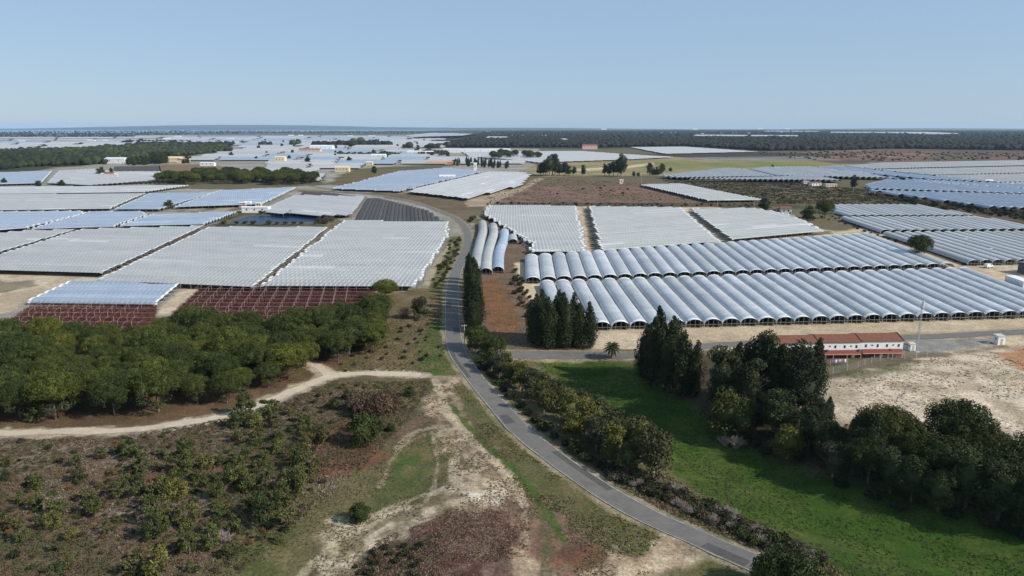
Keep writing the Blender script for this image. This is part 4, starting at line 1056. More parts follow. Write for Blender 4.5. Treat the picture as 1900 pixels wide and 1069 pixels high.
def block(poly_px, dir_px, label, mat='film', spacing=6.6, zg=2.3, rise=0.75, jag=1.2, posts=True, group=None, cat='greenhouse', name='greenhouse_block', hem=True, segs=6, inset=0.0, tonev=0.06, hemx=0.0):
    P = [roofW(q) for q in poly_px]; ALLROOF.append(P)
    a, b = W(*dir_px[0]), W(*dir_px[1]); d = (b - a); d.z = 0; d.normalize()
    nrm = Vector((-d.y, d.x, 0))
    o = Vector((sum(p[0] for p in P) / len(P), sum(p[1] for p in P) / len(P), 0))
    offs = [(p[0] - o.x) * nrm.x + (p[1] - o.y) * nrm.y for p in P]
    lo, hi = min(offs), max(offs)
    nb = max(1, round((hi - lo) / spacing)); sp = (hi - lo) / nb
    root = empty(name, (o.x, o.y, hz(o.x, o.y))); tag(root, label, cat, group)
    Fm = Film(); fr = MB(); hm_ = Film()
    for k in range(nb):
        off = lo + (k + 0.5) * sp
        for (t0, t1) in clip_line(P, o, d, nrm, off):
            t0 += random.uniform(0, jag); t1 -= random.uniform(0, jag)
            if t1 - t0 < 4: continue
            p0 = d * t0 + nrm * off; p1 = d * t1 + nrm * off
            zz = 0.0
            tb = random.uniform(1 - tonev, 1 + tonev); ta = t0
            while ta < t1 - 0.01:
                te = t1 if t1 - ta < 25 or spacing > 10 else min(t1, ta + random.uniform(12, 45))
                Fm.arch([d * ta + nrm * off, d * te + nrm * off], sp * 0.985, zg, rise, segs, tb * (random.uniform(1.22, 1.4) if random.random() < 0.035 else random.uniform(0.95, 1.05)), ta); ta = te
            if hem:
                for (q0, q1) in ((p0 - d * 0.05, p0 + d * (1.3 + 4 * hemx)), (p1 - d * (1.3 + 4 * hemx), p1 + d * 0.05)):
                    hm_.arch([q0, q1], sp * 1.0, zg - 0.25 - hemx, rise + 0.30 + 1.3 * hemx, segs)
            if posts:
                gq = nrm * (sp * 0.485)
                for gg in (gq, -gq): fr.tube([p0 + gg + Vector((0, 0, zg)), p1 + gg + Vector((0, 0, zg))], 0.07, 4)
                fr.tube([p0 - gq + Vector((0, 0, zg)), p0 + gq + Vector((0, 0, zg))], 0.06, 4); fr.tube([p1 - gq + Vector((0, 0, zg)), p1 + gq + Vector((0, 0, zg))], 0.06, 4)
                for q in (p0, p1):
                    for sgn in (-0.5, 0.5):
                        c = q + nrm * (sp * sgn * 0.97)
                        fr.box(c.x - 0.08, c.x + 0.08, c.y - 0.08, c.y + 0.08, -0.2, zg + 0.05)
        if posts and k in (0, nb - 1):
            sgn = -0.5 if k == 0 else 0.5
            for (t0, t1) in clip_line(P, o, d, nrm, off):
                m = int((t1 - t0) / 5)
                for q in range(m):
                    c = d * (t0 + (q + 0.5) * 5) + nrm * (off + sp * sgn * 0.97)
                    fr.box(c.x - 0.07, c.x + 0.07, c.y - 0.07, c.y + 0.07, -0.2, zg + 0.05)
    n1 = len(Fm.f)
    if hem and hm_.v:
        n0 = len(Fm.v); Fm.v += hm_.v; Fm.t += hm_.t; Fm.uv += hm_.uv; Fm.f += [tuple(q + n0 for q in f_) for f_ in hm_.f]
    me = Fm.mesh('plastic_cover', M[mat])
    if len(Fm.f) > n1:
        me.materials.append(M['film_hem']); mi = np.zeros(len(Fm.f), np.int32); mi[n1:] = 1; me.polygons.foreach_set('material_index', mi)
    link('plastic_cover', me, root)
    if posts and fr.v: fr.build('post_frame', M['steel'], root)
    return root

H0 = ((495, 529), (778, 530))
block([(482, 528), (778, 528), (802, 488), (835, 436), (834, 411), (637, 408)], H0, 'pale grey greenhouse block beside the road bend, its right side stepped along the bushes', jag=2)
block([(180, 518), (250, 521), (478, 528), (612, 421), (390, 420)], ((190, 517), (465, 528)), 'pale greenhouse block in front of the dark pond, between two diagonal sand lanes', jag=1.2)
block([(-160, 497), (60, 499), (192, 506), (382, 418), (154, 424), (0, 471), (-160, 500)], ((0, 500), (182, 505)), 'pale greenhouse block left of the long diagonal row of dark openings', jag=1.0)
block([(-160, 500), (-6, 469), (146, 425), (60, 426), (-160, 445)], ((0, 500), (182, 505)), 'narrow pale greenhouse wedge at the left edge below the blue roofs', jag=1.5)
block([(55, 424), (213, 419), (276, 398), (262, 391), (165, 392)], ((55, 424), (213, 419)), 'light blue greenhouse roof left of the second blue roof, above the pale blocks', 'film_blue')
block([(219, 418), (382, 414.5), (442, 392), (284, 396.5)], ((228, 417), (376, 414)), 'light blue greenhouse roof just left of the pond and the white shed', 'film_blue')
block([(-160, 442), (50, 421), (158, 395), (150, 390.5), (-160, 393)], ((-100, 432), (45, 421)), 'steel blue greenhouse roof at the left edge above the narrow pale wedge', 'film_blue')
block([(-160, 391), (207, 386), (272, 358), (-160, 362)], ((-160, 391), (207, 386)), 'pale greenhouse block along the left edge under the long white scalloped row', 'film')
block([(214, 386.5), (300, 387), (402, 356), (279, 358)], ((214, 386), (290, 386)), 'pale blue greenhouse block holding the lone dark tree at its lower corner', 'film_blue')
block([(322, 383), (488, 377), (551, 347), (406, 353)], ((334, 381), (486, 376)), 'light blue greenhouse roof directly below the long row of pines', 'film_blue')
block([(493, 386), (550, 361), (679, 364), (655, 398), (600, 399), (497, 393)], ((493, 389), (600, 399)), 'bright lilac white roof between the pond and the dark netted field', 'film_pale')
block([(-160, 360), (268, 355.5), (352, 343.5), (150, 345), (-160, 348)], ((-160, 361), (250, 356)), 'long white greenhouse strip with a scalloped edge across the left side', 'film_pale')
block([(-160, 345), (78, 339), (98, 317), (-160, 323)], ((-160, 345), (78, 339)), 'blue greenhouse roof at the far left below the dark wood', 'film_blue')
block([(90, 339), (170, 343), (310, 333), (272, 325), (178, 313), (112, 316)], ((90, 339), (170, 343)), 'white greenhouse field between two round trees and the dark wood', 'film_pale')
block([(215, 328), (285, 325), (297, 318), (217, 318)], ((215, 328), (285, 325)), 'small white roof right of the reddish hut and below the grey netting', 'film_pale')
block([(215, 317), (298, 317), (296, 308), (212, 309)], ((215, 316), (298, 316)), 'dark grey netted strip in front of the white warehouse', 'net_dark', hem=False, cat='net house', name='net_house')
# right of the road
block([(904, 380), (1072, 381), (1092, 465), (977, 465), (984, 452), (896, 396)], ((977, 466), (1092, 466)), 'pale greenhouse block nearest the bend on the right, with a stepped lower left side', jag=3)
block([(1090, 382), (1262, 384), (1334, 446), (1112, 463)], ((1112, 464), (1334, 447)), 'pale greenhouse block in the middle of the three above the big tunnels', jag=2)
block([(1276, 387), (1400, 385), (1470, 398), (1528, 427), (1352, 443)], ((1352, 444), (1528, 428)), 'pale greenhouse block right of the three, below the small white farmhouse', jag=4)
block([(1186, 342), (1262, 340), (1416, 370), (1312, 371)], ((1312, 372), (1416, 371)), 'isolated pale greenhouse wedge in the brown scrub behind the farmhouse')
# dark netted pots fields
block([(656, 406), (682, 364), (700, 363), (795, 386), (826, 408)], ((655, 407), (680, 364)), 'charcoal netted field with fine pale lines inside the road curve', 'net_dark', spacing=3.2, zg=0.5, rise=0.5, hem=False, posts=False, cat='crop field', name='netted_field', tonev=0.3)
block([(556, 359), (562, 352), (620, 355), (664, 361)], ((556, 359), (664, 361)), 'thin dark netted strip beside the far end of the road', 'net_dark', spacing=3.2, zg=0.5, rise=0.5, hem=False, posts=False, cat='crop field', name='netted_field', tonev=0.3)
# middle distance
block([(610, 349), (660, 337), (738, 317), (830, 311), (900, 318), (745, 354)], ((738, 317), (900, 318)), 'bluish white greenhouse field on the far side of the road curve', 'film_blue', jag=6, posts=False)
block([(748, 355), (905, 318), (985, 320), (965, 343), (864, 368)], ((748, 355), (905, 319)), 'large pale greenhouse field ending at the sandy lane beside the brown fallow', 'film_pale', jag=4, posts=False)
DR = ((1636, 437), (1803, 495))
for poly, lb in [([(1222, 327), (1258, 331), (1440, 328), (1385, 315), (1350, 313)], 'greenhouse row nearest the clump of round trees, with bright white ends'),
                 ([(1262, 333), (1350, 334), (1560, 336), (1512, 326), (1442, 329)], 'pale greenhouse row above the green scrub strip'),
                 ([(1395, 315), (1445, 327), (1645, 331), (1610, 322), (1500, 310), (1420, 311)], 'blue grey greenhouse row behind the small farm yard')]:
    block(poly, DR, lb, 'film_pale', rise=2.2, segs=6, jag=1, posts=False, hemx=0.5)
for poly, lb, m_ in [([(1520, 311), (1600, 322), (1730, 334), (1870, 340), (1690, 324), (1560, 309)], 'topmost blue greenhouse row on the right', 'film_blue'),
                 ([(1608, 324), (1650, 332), (1870, 342), (2000, 345), (1990, 357), (1730, 341)], 'second blue greenhouse row on the right', 'film_blue'),
                 ([(1608, 344), (1650, 334), (1790, 343), (1990, 358), (2000, 364), (1620, 352)], 'third blue greenhouse row on the right', 'film_blue'),
                 ([(1612, 354), (2000, 366), (2000, 392), (1840, 386), (1700, 367)], 'lowest blue greenhouse row on the right above the brown hedge', 'film_blue'),
                 ([(1572, 309), (1640, 303), (2000, 297), (2000, 306), (1680, 313), (1620, 315)], 'farthest cream greenhouse row at the right edge', 'film_cream'),
                 ([(1624, 316), (2000, 308), (2000, 320), (1730, 326)], 'second cream greenhouse row at the right edge', 'film_cream'),
                 ([(1735, 327), (2000, 322), (2000, 337), (1850, 340)], 'third cream greenhouse row at the right edge', 'film_cream'),
                 ([(1856, 341), (2000, 339), (2000, 356)], 'nearest cream greenhouse corner at the right edge', 'film_cream')]:
    block(poly, DR, lb, m_, rise=2.2, jag=0.8, posts=False, hemx=0.5)
block([(1167, 273), (1270, 272), (1405, 281), (1230, 285)], ((1167, 273), (1270, 272)), 'bright white field at the edge of the far dark woods', 'film_pale', 12, jag=8, posts=False)
block([(855, 281), (1080, 280), (1165, 286), (1250, 291), (1150, 296), (995, 301), (955, 296), (870, 290)], ((855, 281), (1080, 280)), 'broad pale greenhouse field behind the lone dark tree clump', 'film_pale', 12, jag=8, posts=False)

# individual walk-in tunnels
def tunnel(path, w, label, group, mat='film_grey', zg=1.0, rise=2.2, legs=True, detail=True, name='polytunnel', hem=1.1):
    P = [Vector(p) for p in path]
    o = P[0].copy(); root = empty(name, o); tag(root, label, 'polytunnel', group)
    Q = [p - o for p in P]
    L = sum((Q[i + 1] - Q[i]).length for i in range(len(Q) - 1))
    # resample
    n = max(2, int(L / 3.0)) if detail else 1
    R_ = []
    acc = 0; i = 0; seg = (Q[1] - Q[0]).length
    for k in range(n + 1):
        s = L * k / n
        while s > acc + seg + 1e-6 and i < len(Q) - 2:
            acc += seg; i += 1; seg = (Q[i + 1] - Q[i]).length
        R_.append(Q[i].lerp(Q[i + 1], min(1, (s - acc) / seg)))
    Fm = Film(); Fm.arch(R_, w, zg, rise, 10, random.uniform(0.84, 1.16), random.uniform(0, 3), 0.85)
    # small sag / billow
    if detail:
        for q in range(len(Fm.v)):
            x, y, z = Fm.v[q]; Fm.v[q] = (x + random.uniform(-.03, .03), y, z + random.uniform(-.045, .045))
    link('plastic_cover', Fm.mesh('plastic_cover', M[mat]), root)
    for e, (a, b) in enumerate(((R_[0], R_[0] + (R_[1] - R_[0]).normalized() * hem), (R_[-1] + (R_[-2] - R_[-1]).normalized() * hem, R_[-1]))):
        h = Film(); h.arch([a, b], w * 1.01, zg - 0.12, rise + 0.17, 10, 1, 0, 0.85)
        link('end_hem', h.mesh('end_hem', M['film_hem']), root)
    if legs:
        fr = MB()
        for k, p in enumerate(R_):
            t = (R_[min(k + 1, n)] - R_[max(k - 1, 0)]); t.normalize(); nr = Vector((-t.y, t.x, 0))
            for sg in (-0.5, 0.5):
                c = p + nr * w * sg * 0.985
                fr.box(c.x - .05, c.x + .05, c.y - .05, c.y + .05, c.z - 0.2, c.z + zg + 0.02)
        nr0 = (R_[1] - R_[0]).normalized(); nr0 = Vector((-nr0.y, nr0.x, 0))
        for sg in (-0.49, 0.49): fr.tube([p + nr0 * w * sg + Vector((0, 0, zg)) for p in R_], .045, 4)
        for p in (R_[0], R_[-1]):
            t = (R_[1] - R_[0]).normalized(); nr = Vector((-t.y, t.x, 0))
            for u in (-0.28, 0, 0.28):
                c = p + nr * w * u; fr.box(c.x - .04, c.x + .04, c.y - .04, c.y + .04, c.z - .2, c.z + zg + rise * (1 - (2 * u) ** 2) ** .5 - .05)
            fr.tube([p + nr * w * .49 + Vector((0, 0, zg + .25)), p - nr * w * .49 + Vector((0, 0, zg + .25))], .04, 4)
        fr.build('hoop_frame', M['steel'], root)
    return root

def inner_crop(path, w, parent_label=None): pass

def row(farL, farR, nearL, nearR, n, lab, group, **kw):
    fl, fr_, nl, nr_ = W(*farL), W(*farR), W(*nearL), W(*nearR)
    sp = (nr_ - nl).length / (n - 1)
    crops = []
    for i in range(n):
        t = i / (n - 1)
        a = fl.lerp(fr_, t); b = nl.lerp(nr_, t)
        tunnel([b, a], sp * 0.965, lab % ORD[i], group, **kw)
        crops.append((a, b))
    return crops
cr = row((986, 482), (1606, 441), (989, 527), (1757, 500), 30, 'grey polytunnel, %s from the left in the shorter upper row', 'polytunnels of the shorter upper row', hem=1.9)
cr += row((1015, 532), (1786, 507), (1047, 616), (1998, 589), 30, 'grey polytunnel, %s from the left in the long lower row facing the white building', 'polytunnels of the long lower row', hem=2.2)
# crops growing inside the tunnels
def crops(lines, name, col):
    parts = []
    for a, b in lines:
        d = (b - a); L = d.length; d.normalize(); nr = Vector((-d.y, d.x, 0))
        for u in (-2.2, -1.1, 0, 1.1, 2.2):
            m = int(14 / 0.6)
            for end in (0, 1):
                c = np.array([list((b - d * (k * 0.6 + 0.8) if end else a + d * (k * 0.6 + 0.8)) + nr * u) for k in range(m)])
                c = np.repeat(c, 5, axis=0) + RNG.normal(size=(m * 5, 3)) * 0.22; c[:, 2] += 0.45
                nn = RNG.normal(size=c.shape); nn /= np.linalg.norm(nn, axis=1)[:, None]
                V, Fq = quads(c, nn, np.full(len(c), 0.26)); parts.append(((V, Fq), tint(len(Fq), col, .3)))
    V, Fq, C = join(parts)
    tag(link(name, mesh_np(name, V, Fq, M['leaf'], C)), 'low green crop growing inside the big tunnels', kind='stuff')
crops(cr, 'tunnel_crop', (0.05, 0.07, 0.025))

def tunnel_field(poly_px, dir_px, lab, group, spacing=6.7, **kw):
    P = WP(poly_px)
    a, b = W(*dir_px[0]), W(*dir_px[1]); d = (b - a); d.z = 0; d.normalize(); nrm = Vector((-d.y, d.x, 0))
    o = Vector((P[-1][0], P[-1][1], 0))
    offs = [(p[0] - o.x) * nrm.x + (p[1] - o.y) * nrm.y for p in P]
    lo, hi = min(offs), max(offs); out = []
    nb = int((hi - lo) / spacing)
    for k in range(nb):
        off = lo + (k + .5) * spacing
        for (t0, t1) in clip_line(P, o, d, nrm, off):
            if t1 - t0 > 12: out.append((o + nrm * off + d * t0, o + nrm * off + d * t1, off))
    out.sort(key=lambda q: q[0].x)
    for i, (p, q, _) in enumerate(out):
        tunnel([q, p], spacing * 0.94, lab % ORD[min(i, 39)], group, **kw)
tunnel_field([(1546, 385), (1702, 385), (1812, 405.5), (1560, 406.5)], DR, 'whitish tunnel, %s from the left in the farthest of the three right hand rows', 'tunnels of the farthest right hand row', mat='film_pale', detail=False, legs=False)
tunnel_field([(1560, 409), (1815, 408), (1960, 432), (1634, 435)], DR, 'whitish tunnel, %s from the left in the middle of the three right hand rows', 'tunnels of the middle right hand row', mat='film_pale', detail=False, legs=False)
tunnel_field([(1637, 438.5), (1965, 436), (2120, 487), (1803, 494)], DR, 'whitish tunnel, %s from the left in the nearest of the three right hand rows', 'tunnels of the nearest right hand row', mat='film_pale', detail=False, legs=True)
# five blue tunnels on the left, running across
a0, a1, b0, b1 = W(62, 563), W(300, 566), W(128, 532), W(340, 531)
for i in range(6):
    t = i / 5
    tunnel([a1.lerp(b1, t), a0.lerp(b0, t)], (b0 - a0).length / 5 * 0.98, 'blue plastic tunnel, %s from the front in the low group beside the maroon rows' % ORD[i], 'blue tunnels running across beside the maroon rows', mat='film_blue', detail=False, zg=1.0, rise=1.5)
# curved tunnels beside the road
for k, pts in enumerate([[(881, 509), (884, 486), (888, 466), (892, 448), (896, 431), (895, 417)], [(902, 510), (904, 482), (908, 464), (912, 450), (916, 436), (915, 422)], [(924, 507), (925, 478), (930, 460), (935, 447), (936, 433)]]):
    P = smooth_line(WP(pts), 4); tunnel([Vector((x, y, hz(x, y))) for x, y in P], 6.2, ['left hand curved tunnel beside the road, half hidden by cypresses', 'middle of the three curved tunnels beside the road', 'right hand bluish curved tunnel of the three beside the road'][k], 'curved tunnels beside the road', mat=['film', 'film', 'film_blue'][k], zg=0.5, rise=2.8)
tunnel([W(952, 453), W(951, 443)], 6.0, 'short stubby white tunnel right of the three curved ones', None, mat='film', zg=0.5, rise=2.6)

# bare frames over maroon rows
def bare_frames(poly_px, dir_px, label, spacing=6.6):
    P = WP(poly_px); a, b = W(*dir_px[0]), W(*dir_px[1]); d = (b - a); d.z = 0; d.normalize(); nrm = Vector((-d.y, d.x, 0))
    o = Vector((P[0][0], P[0][1], 0)); offs = [(p[0] - o.x) * nrm.x + (p[1] - o.y) * nrm.y for p in P]
    lo, hi = min(offs), max(offs); nb = int((hi - lo) / spacing); root = empty('tunnel_skeleton', (o.x, o.y, hz(o.x, o.y))); tag(root, label, 'tunnel frame')
    mb = MB(); rl = MB(); leaves_ = []
    for k in range(nb + 1):
        for (t0, t1) in clip_line(P, o, d, nrm, lo + (k + 0.02) * spacing):
            rl.tube([d * t0 + nrm * (lo + k * spacing) + Vector((0, 0, 1.9)), d * t1 + nrm * (lo + k * spacing) + Vector((0, 0, 1.9))], 0.035, 4)
            for q in range(int((t1 - t0) / 5)):
                c = d * (t0 + q * 5) + nrm * (lo + k * spacing); mb.box(c.x - .05, c.x + .05, c.y - .05, c.y + .05, -.2, 2.2)
                if k < nb:
                    pts = [c + nrm * spacing * (0.5 - 0.5 * math.cos(math.pi * u / 6)) + Vector((0, 0, 1.9 + 1.3 * math.sin(math.pi * u / 6))) for u in range(7)]
                    mb.tube(pts, 0.025, 3, False)
    mb.build('hoops', M['pinkpost'], root); rl.build('rails', M['pinkpost'], root)
    # maroon crop
    parts = []
    for k in range(int((hi - lo) / 1.65)):
        for (t0, t1) in clip_line(P, o, d, nrm, lo + (k + .5) * 1.65):
            m = int((t1 - t0) / 0.55)
            if m < 2: continue
            tt = t0 + RNG.uniform(0, 1, m * 4) * (t1 - t0)
            c = np.stack([o.x + d.x * tt + nrm.x * (lo + (k + .5) * 1.65), o.y + d.y * tt + nrm.y * (lo + (k + .5) * 1.65), np.full(len(tt), 0.7)], 1) + RNG.normal(size=(len(tt), 3)) * (0.2, 0.2, 0.35)
            nn = RNG.normal(size=c.shape); nn /= np.linalg.norm(nn, axis=1)[:, None]
            V, Fq = quads(c, nn, np.full(len(c), 0.24)); parts.append(((V, Fq), tint(len(Fq), (0.07, 0.028, 0.025), .35)))
    V, Fq, C = join(parts)
    tag(link('maroon_crop', mesh_np('maroon_crop', V, Fq, M['leaf'], C)), 'dense maroon crop rows under the bare hoops', kind='stuff')
M['pinkpost'] = plain('weathered_posts', (0.42, 0.30, 0.27), 0.7, 0.2, 2)
bare_frames([(-60, 625), (25, 592), (58, 570), (290, 571), (280, 625)], ((58, 570), (290, 571)), 'bare tunnel frames over maroon rows in front of the blue tunnels')
bare_frames([(322, 585), (374, 536), (690, 536), (680, 560), (600, 612), (322, 612)], ((374, 536), (690, 536)), 'wide bare tunnel frames over maroon rows below the pale greenhouse blocks')

# ------------------------------------------------------------------ pond
def pond():
    P = [W(*q) for q in [(425, 414), (465, 401), (560, 400), (604, 401), (596, 413), (520, 415)]]
    c = sum(P, Vector()) / len(P)
    mb = MB(); mb.face([(p.x, p.y, 0.25) for p in P]); o = mb.build('water', M['water']); tag(o, kind='structure')
    bank = MB(); n = len(P)
    for i in range(n):
        a, b = P[i], P[(i + 1) % n]
        oa = c + (a - c) * 1.12; ob = c + (b - c) * 1.12; oo = c + (a - c) * 1.25; op = c + (b - c) * 1.25
        up = 0.8
        bank.face([(a.x, a.y, 0.2), (b.x, b.y, 0.2), (ob.x, ob.y, up), (oa.x, oa.y, up)])
        bank.face([(oa.x, oa.y, up), (ob.x, ob.y, up), (op.x, op.y, -0.1), (oo.x, oo.y, -0.1)])
    tag(bank.build('pond_bank', plain('earth_bank', (0.075, 0.07, 0.045), 0.95, 0.4, 0.3)), kind='structure')
pond()
for k, (a, b) in enumerate([(415, 417), (440, 418), (470, 418), (500, 418), (530, 418), (560, 418), (585, 418), (500, 399), (520, 399), (540, 399), (555, 400), (572, 400), (590, 401), (485, 399), (455, 417), (515, 418), (545, 418)]):
    x, y = px(a, b - 1); plant('dark_bush' if k % 3 else 'green_bush', x, y, random.uniform(1.4, 2.6), 'bush on the bank of the dark pond', 'bush', 'bushes around the pond', dz=0.6)

# ------------------------------------------------------------------ buildings
def house(loc, w, d, h, rz, label, wall='white_paint', roof='tile_red', rise=1.2, wins=3, cat='house', name='farm_house', group=None, doors=1):
    r = empty(name, loc, rz); tag(r, label, cat, group)
    mb = MB(); mb.box(-w / 2, w / 2, -d / 2, d / 2, -0.4, h)
    for s in (-1, 1): mb.face([(s * w / 2, -d / 2, h), (s * w / 2, d / 2, h), (s * w / 2, 0, h + rise)])
    mb.build('wall', M[wall], r)
    rf = MB(); e = 0.35; t = 0.14
    for s in (-1, 1):
        k = rise / (d / 2)
        pts = [(-w / 2 - e, s * (d / 2 + e), h - k * e + .03), (w / 2 + e, s * (d / 2 + e), h - k * e + .03), (w / 2 + e, 0, h + rise + .03), (-w / 2 - e, 0, h + rise + .03)]
        top = [(x, y, z + t) for x, y, z in pts]
        rf.face(pts); rf.face(top[::-1])
        for i in range(4): rf.face([pts[i], pts[(i + 1) % 4], top[(i + 1) % 4], top[i]])
    rf.build('roof', M[roof], r)
    for i in range(wins):
        x = -w / 2 + w * (i + 0.5 + (0.15 if doors else 0)) / (wins + (0.4 if doors else 0)); ww = min(0.5, w / wins * .3)
        wd = MB().box(x - ww, x + ww, -d / 2 - 0.05, -d / 2 + 0.02, h * 0.45, h * 0.78).build('window', M['glass_dark'], r)
    if doors:
        MB().box(w / 2 - w * 0.12 - 0.5, w / 2 - w * 0.12 + 0.5, -d / 2 - 0.06, -d / 2 + 0.02, -0.1, 2.1 if h > 2.6 else h * .8).build('door', M['dark_grey'], r)
    return r

def long_building():
    A = W(1438, 668.0); B = W(1673, 663.5)
    d = (B - A); d.z = 0; L = d.length; rz = math.atan2(d.y, d.x)
    r = empty('workers_housing', (A.x, A.y, B.z), rz); tag(r, 'long low white building with three terracotta roof sections and a red lean-to', 'building')
    dep = 8.0; h = 5.4; rise = 1.25; nsec = 3
    for i in range(nsec):
        x0 = L * i / nsec; x1 = L * (i + 1) / nsec - 0.03; dh = -0.22 * (nsec - 1 - i); hh = h + dh
        mb = MB(); mb.box(x0, x1, 0, dep, -2, hh)
        for x in (x0, x1): mb.face([(x, 0, hh), (x, dep, hh), (x, dep / 2, hh + rise)])
        w_ = mb.build('wall', M['white_paint'], r)
        rf = MB(); t = .16; e = .3
        for s in (0, 1):
            y0 = -e if s == 0 else dep + e
            k = rise / (dep / 2)
            a0 = x0 + 0.02 if i else x0 - e; a1 = x1 + 0.03 if i < nsec - 1 else x1 + e
            pts = [(a0, y0, hh - k * e + .03), (a1, y0, hh - k * e + .03), (a1, dep / 2, hh + rise + .03), (a0, dep / 2, hh + rise + .03)]
            top = [(x, y, z + t) for x, y, z in pts]
            rf.face(pts); rf.face(top[::-1])
            for q in range(4): rf.face([pts[q], pts[(q + 1) % 4], top[(q + 1) % 4], top[q]])
        rf.build('roof', M['tile_red'], r)
        cp = MB(); xx = x1
        cp.tube([(xx, -e, hh - .05 + .14), (xx, dep / 2, hh + rise + .24), (xx, dep + e, hh + .1)], .16, 5); cp.build('roof_verge', plain('dark_tile_edge', (0.09, .04, .03), .9), r)
        # windows: tall, small, tall per half section
        for j in range(2):
            for (u, ww, z0, z1) in ((0.12, .24, 3.5, 4.35), (0.27, .26, 3.95, 4.25), (0.40, .24, 3.5, 4.35)):
                x = x0 + (x1 - x0) * (u + 0.5 * j)
                wf = MB().box(x - ww - .06, x + ww + .06, -0.05, 0.03, z0 - .06 + dh, z1 + .06 + dh).build('window', M['concrete'], r)
                MB().box(x - ww, x + ww, -0.08, -0.04, z0 + dh, z1 + dh).build('pane', M['glass_dark'], wf)
    # red lean-to canopy and red plinth
    cn = MB()
    for i in range(nsec):
        x0 = L * i / nsec + 0.3; x1 = L * (i + 1) / nsec - 0.3; dh = -0.22 * (nsec - 1 - i)
        p = [(x0, -1.0, 1.75 + dh), (x1, -1.0, 1.75 + dh), (x1, -0.07, 2.75 + dh), (x0, -0.07, 2.75 + dh)]
        t = [(a, b, c + .12) for a, b, c in p]
        cn.face(p); cn.face(t[::-1])
        for q in range(4): cn.face([p[q], p[(q + 1) % 4], t[(q + 1) % 4], t[q]])
    cn.build('canopy', M['red_paint'], r)
    fa = MB()
    for i in range(nsec):
        dh = -0.22 * (nsec - 1 - i); fa.box(L * i / nsec + .3, L * (i + 1) / nsec - .3, -1.1, -1.01, 1.62 + dh, 1.86 + dh)
    fa.build('canopy_fascia', M['orange_trim'], r)
    MB().box(0.02, L - .02, -0.06, -0.01, -1.9, 1.6).build('painted_plinth', M['red_paint'], r)
    for i in range(9):
        x = L * (i + .5) / 9; MB().box(x - .45, x + .45, -0.12, -0.065, -0.3, 1.7).build('door', M['white_paint'] if i % 2 else M['dark_grey'], r)
    for i in range(10):
        x = 0.6 + (L - 1.2) * i / 9; MB().box(x - .07, x + .07, -0.99, -0.87, -1.2, 1.85 - 0.4 * (1 - x / L)).build('canopy_post', M['concrete'], r)
    for i in range(4):
        x = L * (i + .6) / 4; MB().box(x - .3, x + .3, -0.6, -0.13, 2.3, 2.9).build('vent_box', M['dark_grey'], r)
    return r, A, B, rz, L
bld, bA, bB, brz, bL = long_building()
# laundry in front of the building
def laundry():
    cols = [(0.45, 0.08, 0.2), (0.1, 0.12, 0.35), (0.7, 0.68, 0.7), (0.35, 0.1, 0.4), (0.6, 0.5, 0.6), (0.12, 0.3, 0.4), (0.55, 0.1, 0.1), (0.7, 0.7, 0.72)]
    p0, p1 = W(1540, 679), W(1572, 676)
    d = p1 - p0; r = empty('clothes_line', p0, math.atan2(d.y, d.x)); tag(r, 'washing line between two posts in front of the long white building', 'washing line')
    L = d.length; MB().box(-.05, .05, -.05, .05, -.3, 1.9).build('post', M['concrete'], r); MB().box(L - .05, L + .05, -.05, .05, -.3, 1.9).build('post', M['concrete'], r)
    MB().tube([(0, 0, 1.8), (L, 0, 1.8)], .015, 4).build('line', M['cable'], r)
    nm = ['pink', 'navy', 'white', 'purple', 'lilac', 'teal', 'red', 'off white']
    for i in range(8):
        x = 0.4 + i * (L - .8) / 8; q = p0 + Vector((math.cos(math.atan2(d.y, d.x)), math.sin(math.atan2(d.y, d.x)), 0)) * x
        mb = MB(); w = .55; hgt = random.uniform(.7, 1.1)
        for k in range(5):
            pass
        V = []; nx = 6; nz = 5
        for a in range(nx):
            for b in range(nz): V.append((w * a / (nx - 1), 0.05 * math.sin(a * 1.7 + b * .4) * (b / nz), 1.8 - hgt * b / (nz - 1)))
        Fc = [(a * nz + b, a * nz + b + 1, (a + 1) * nz + b + 1, (a + 1) * nz + b) for a in range(nx - 1) for b in range(nz - 1)]
        o = link('laundry', mesh_np('laundry', np.array(V), np.array(Fc), plain('cloth_' + nm[i].replace(' ', '_'), cols[i], .9, .15, 3)))
        sm = o.modifiers.new('thickness', 'SOLIDIFY'); sm.thickness = 0.02
        o.location = q; o.rotation_euler = (0, 0, math.atan2(d.y, d.x)); tag(o, nm[i] + ' cloth hanging on the washing line before the long building', 'laundry', 'laundry on the washing line')
laundry()

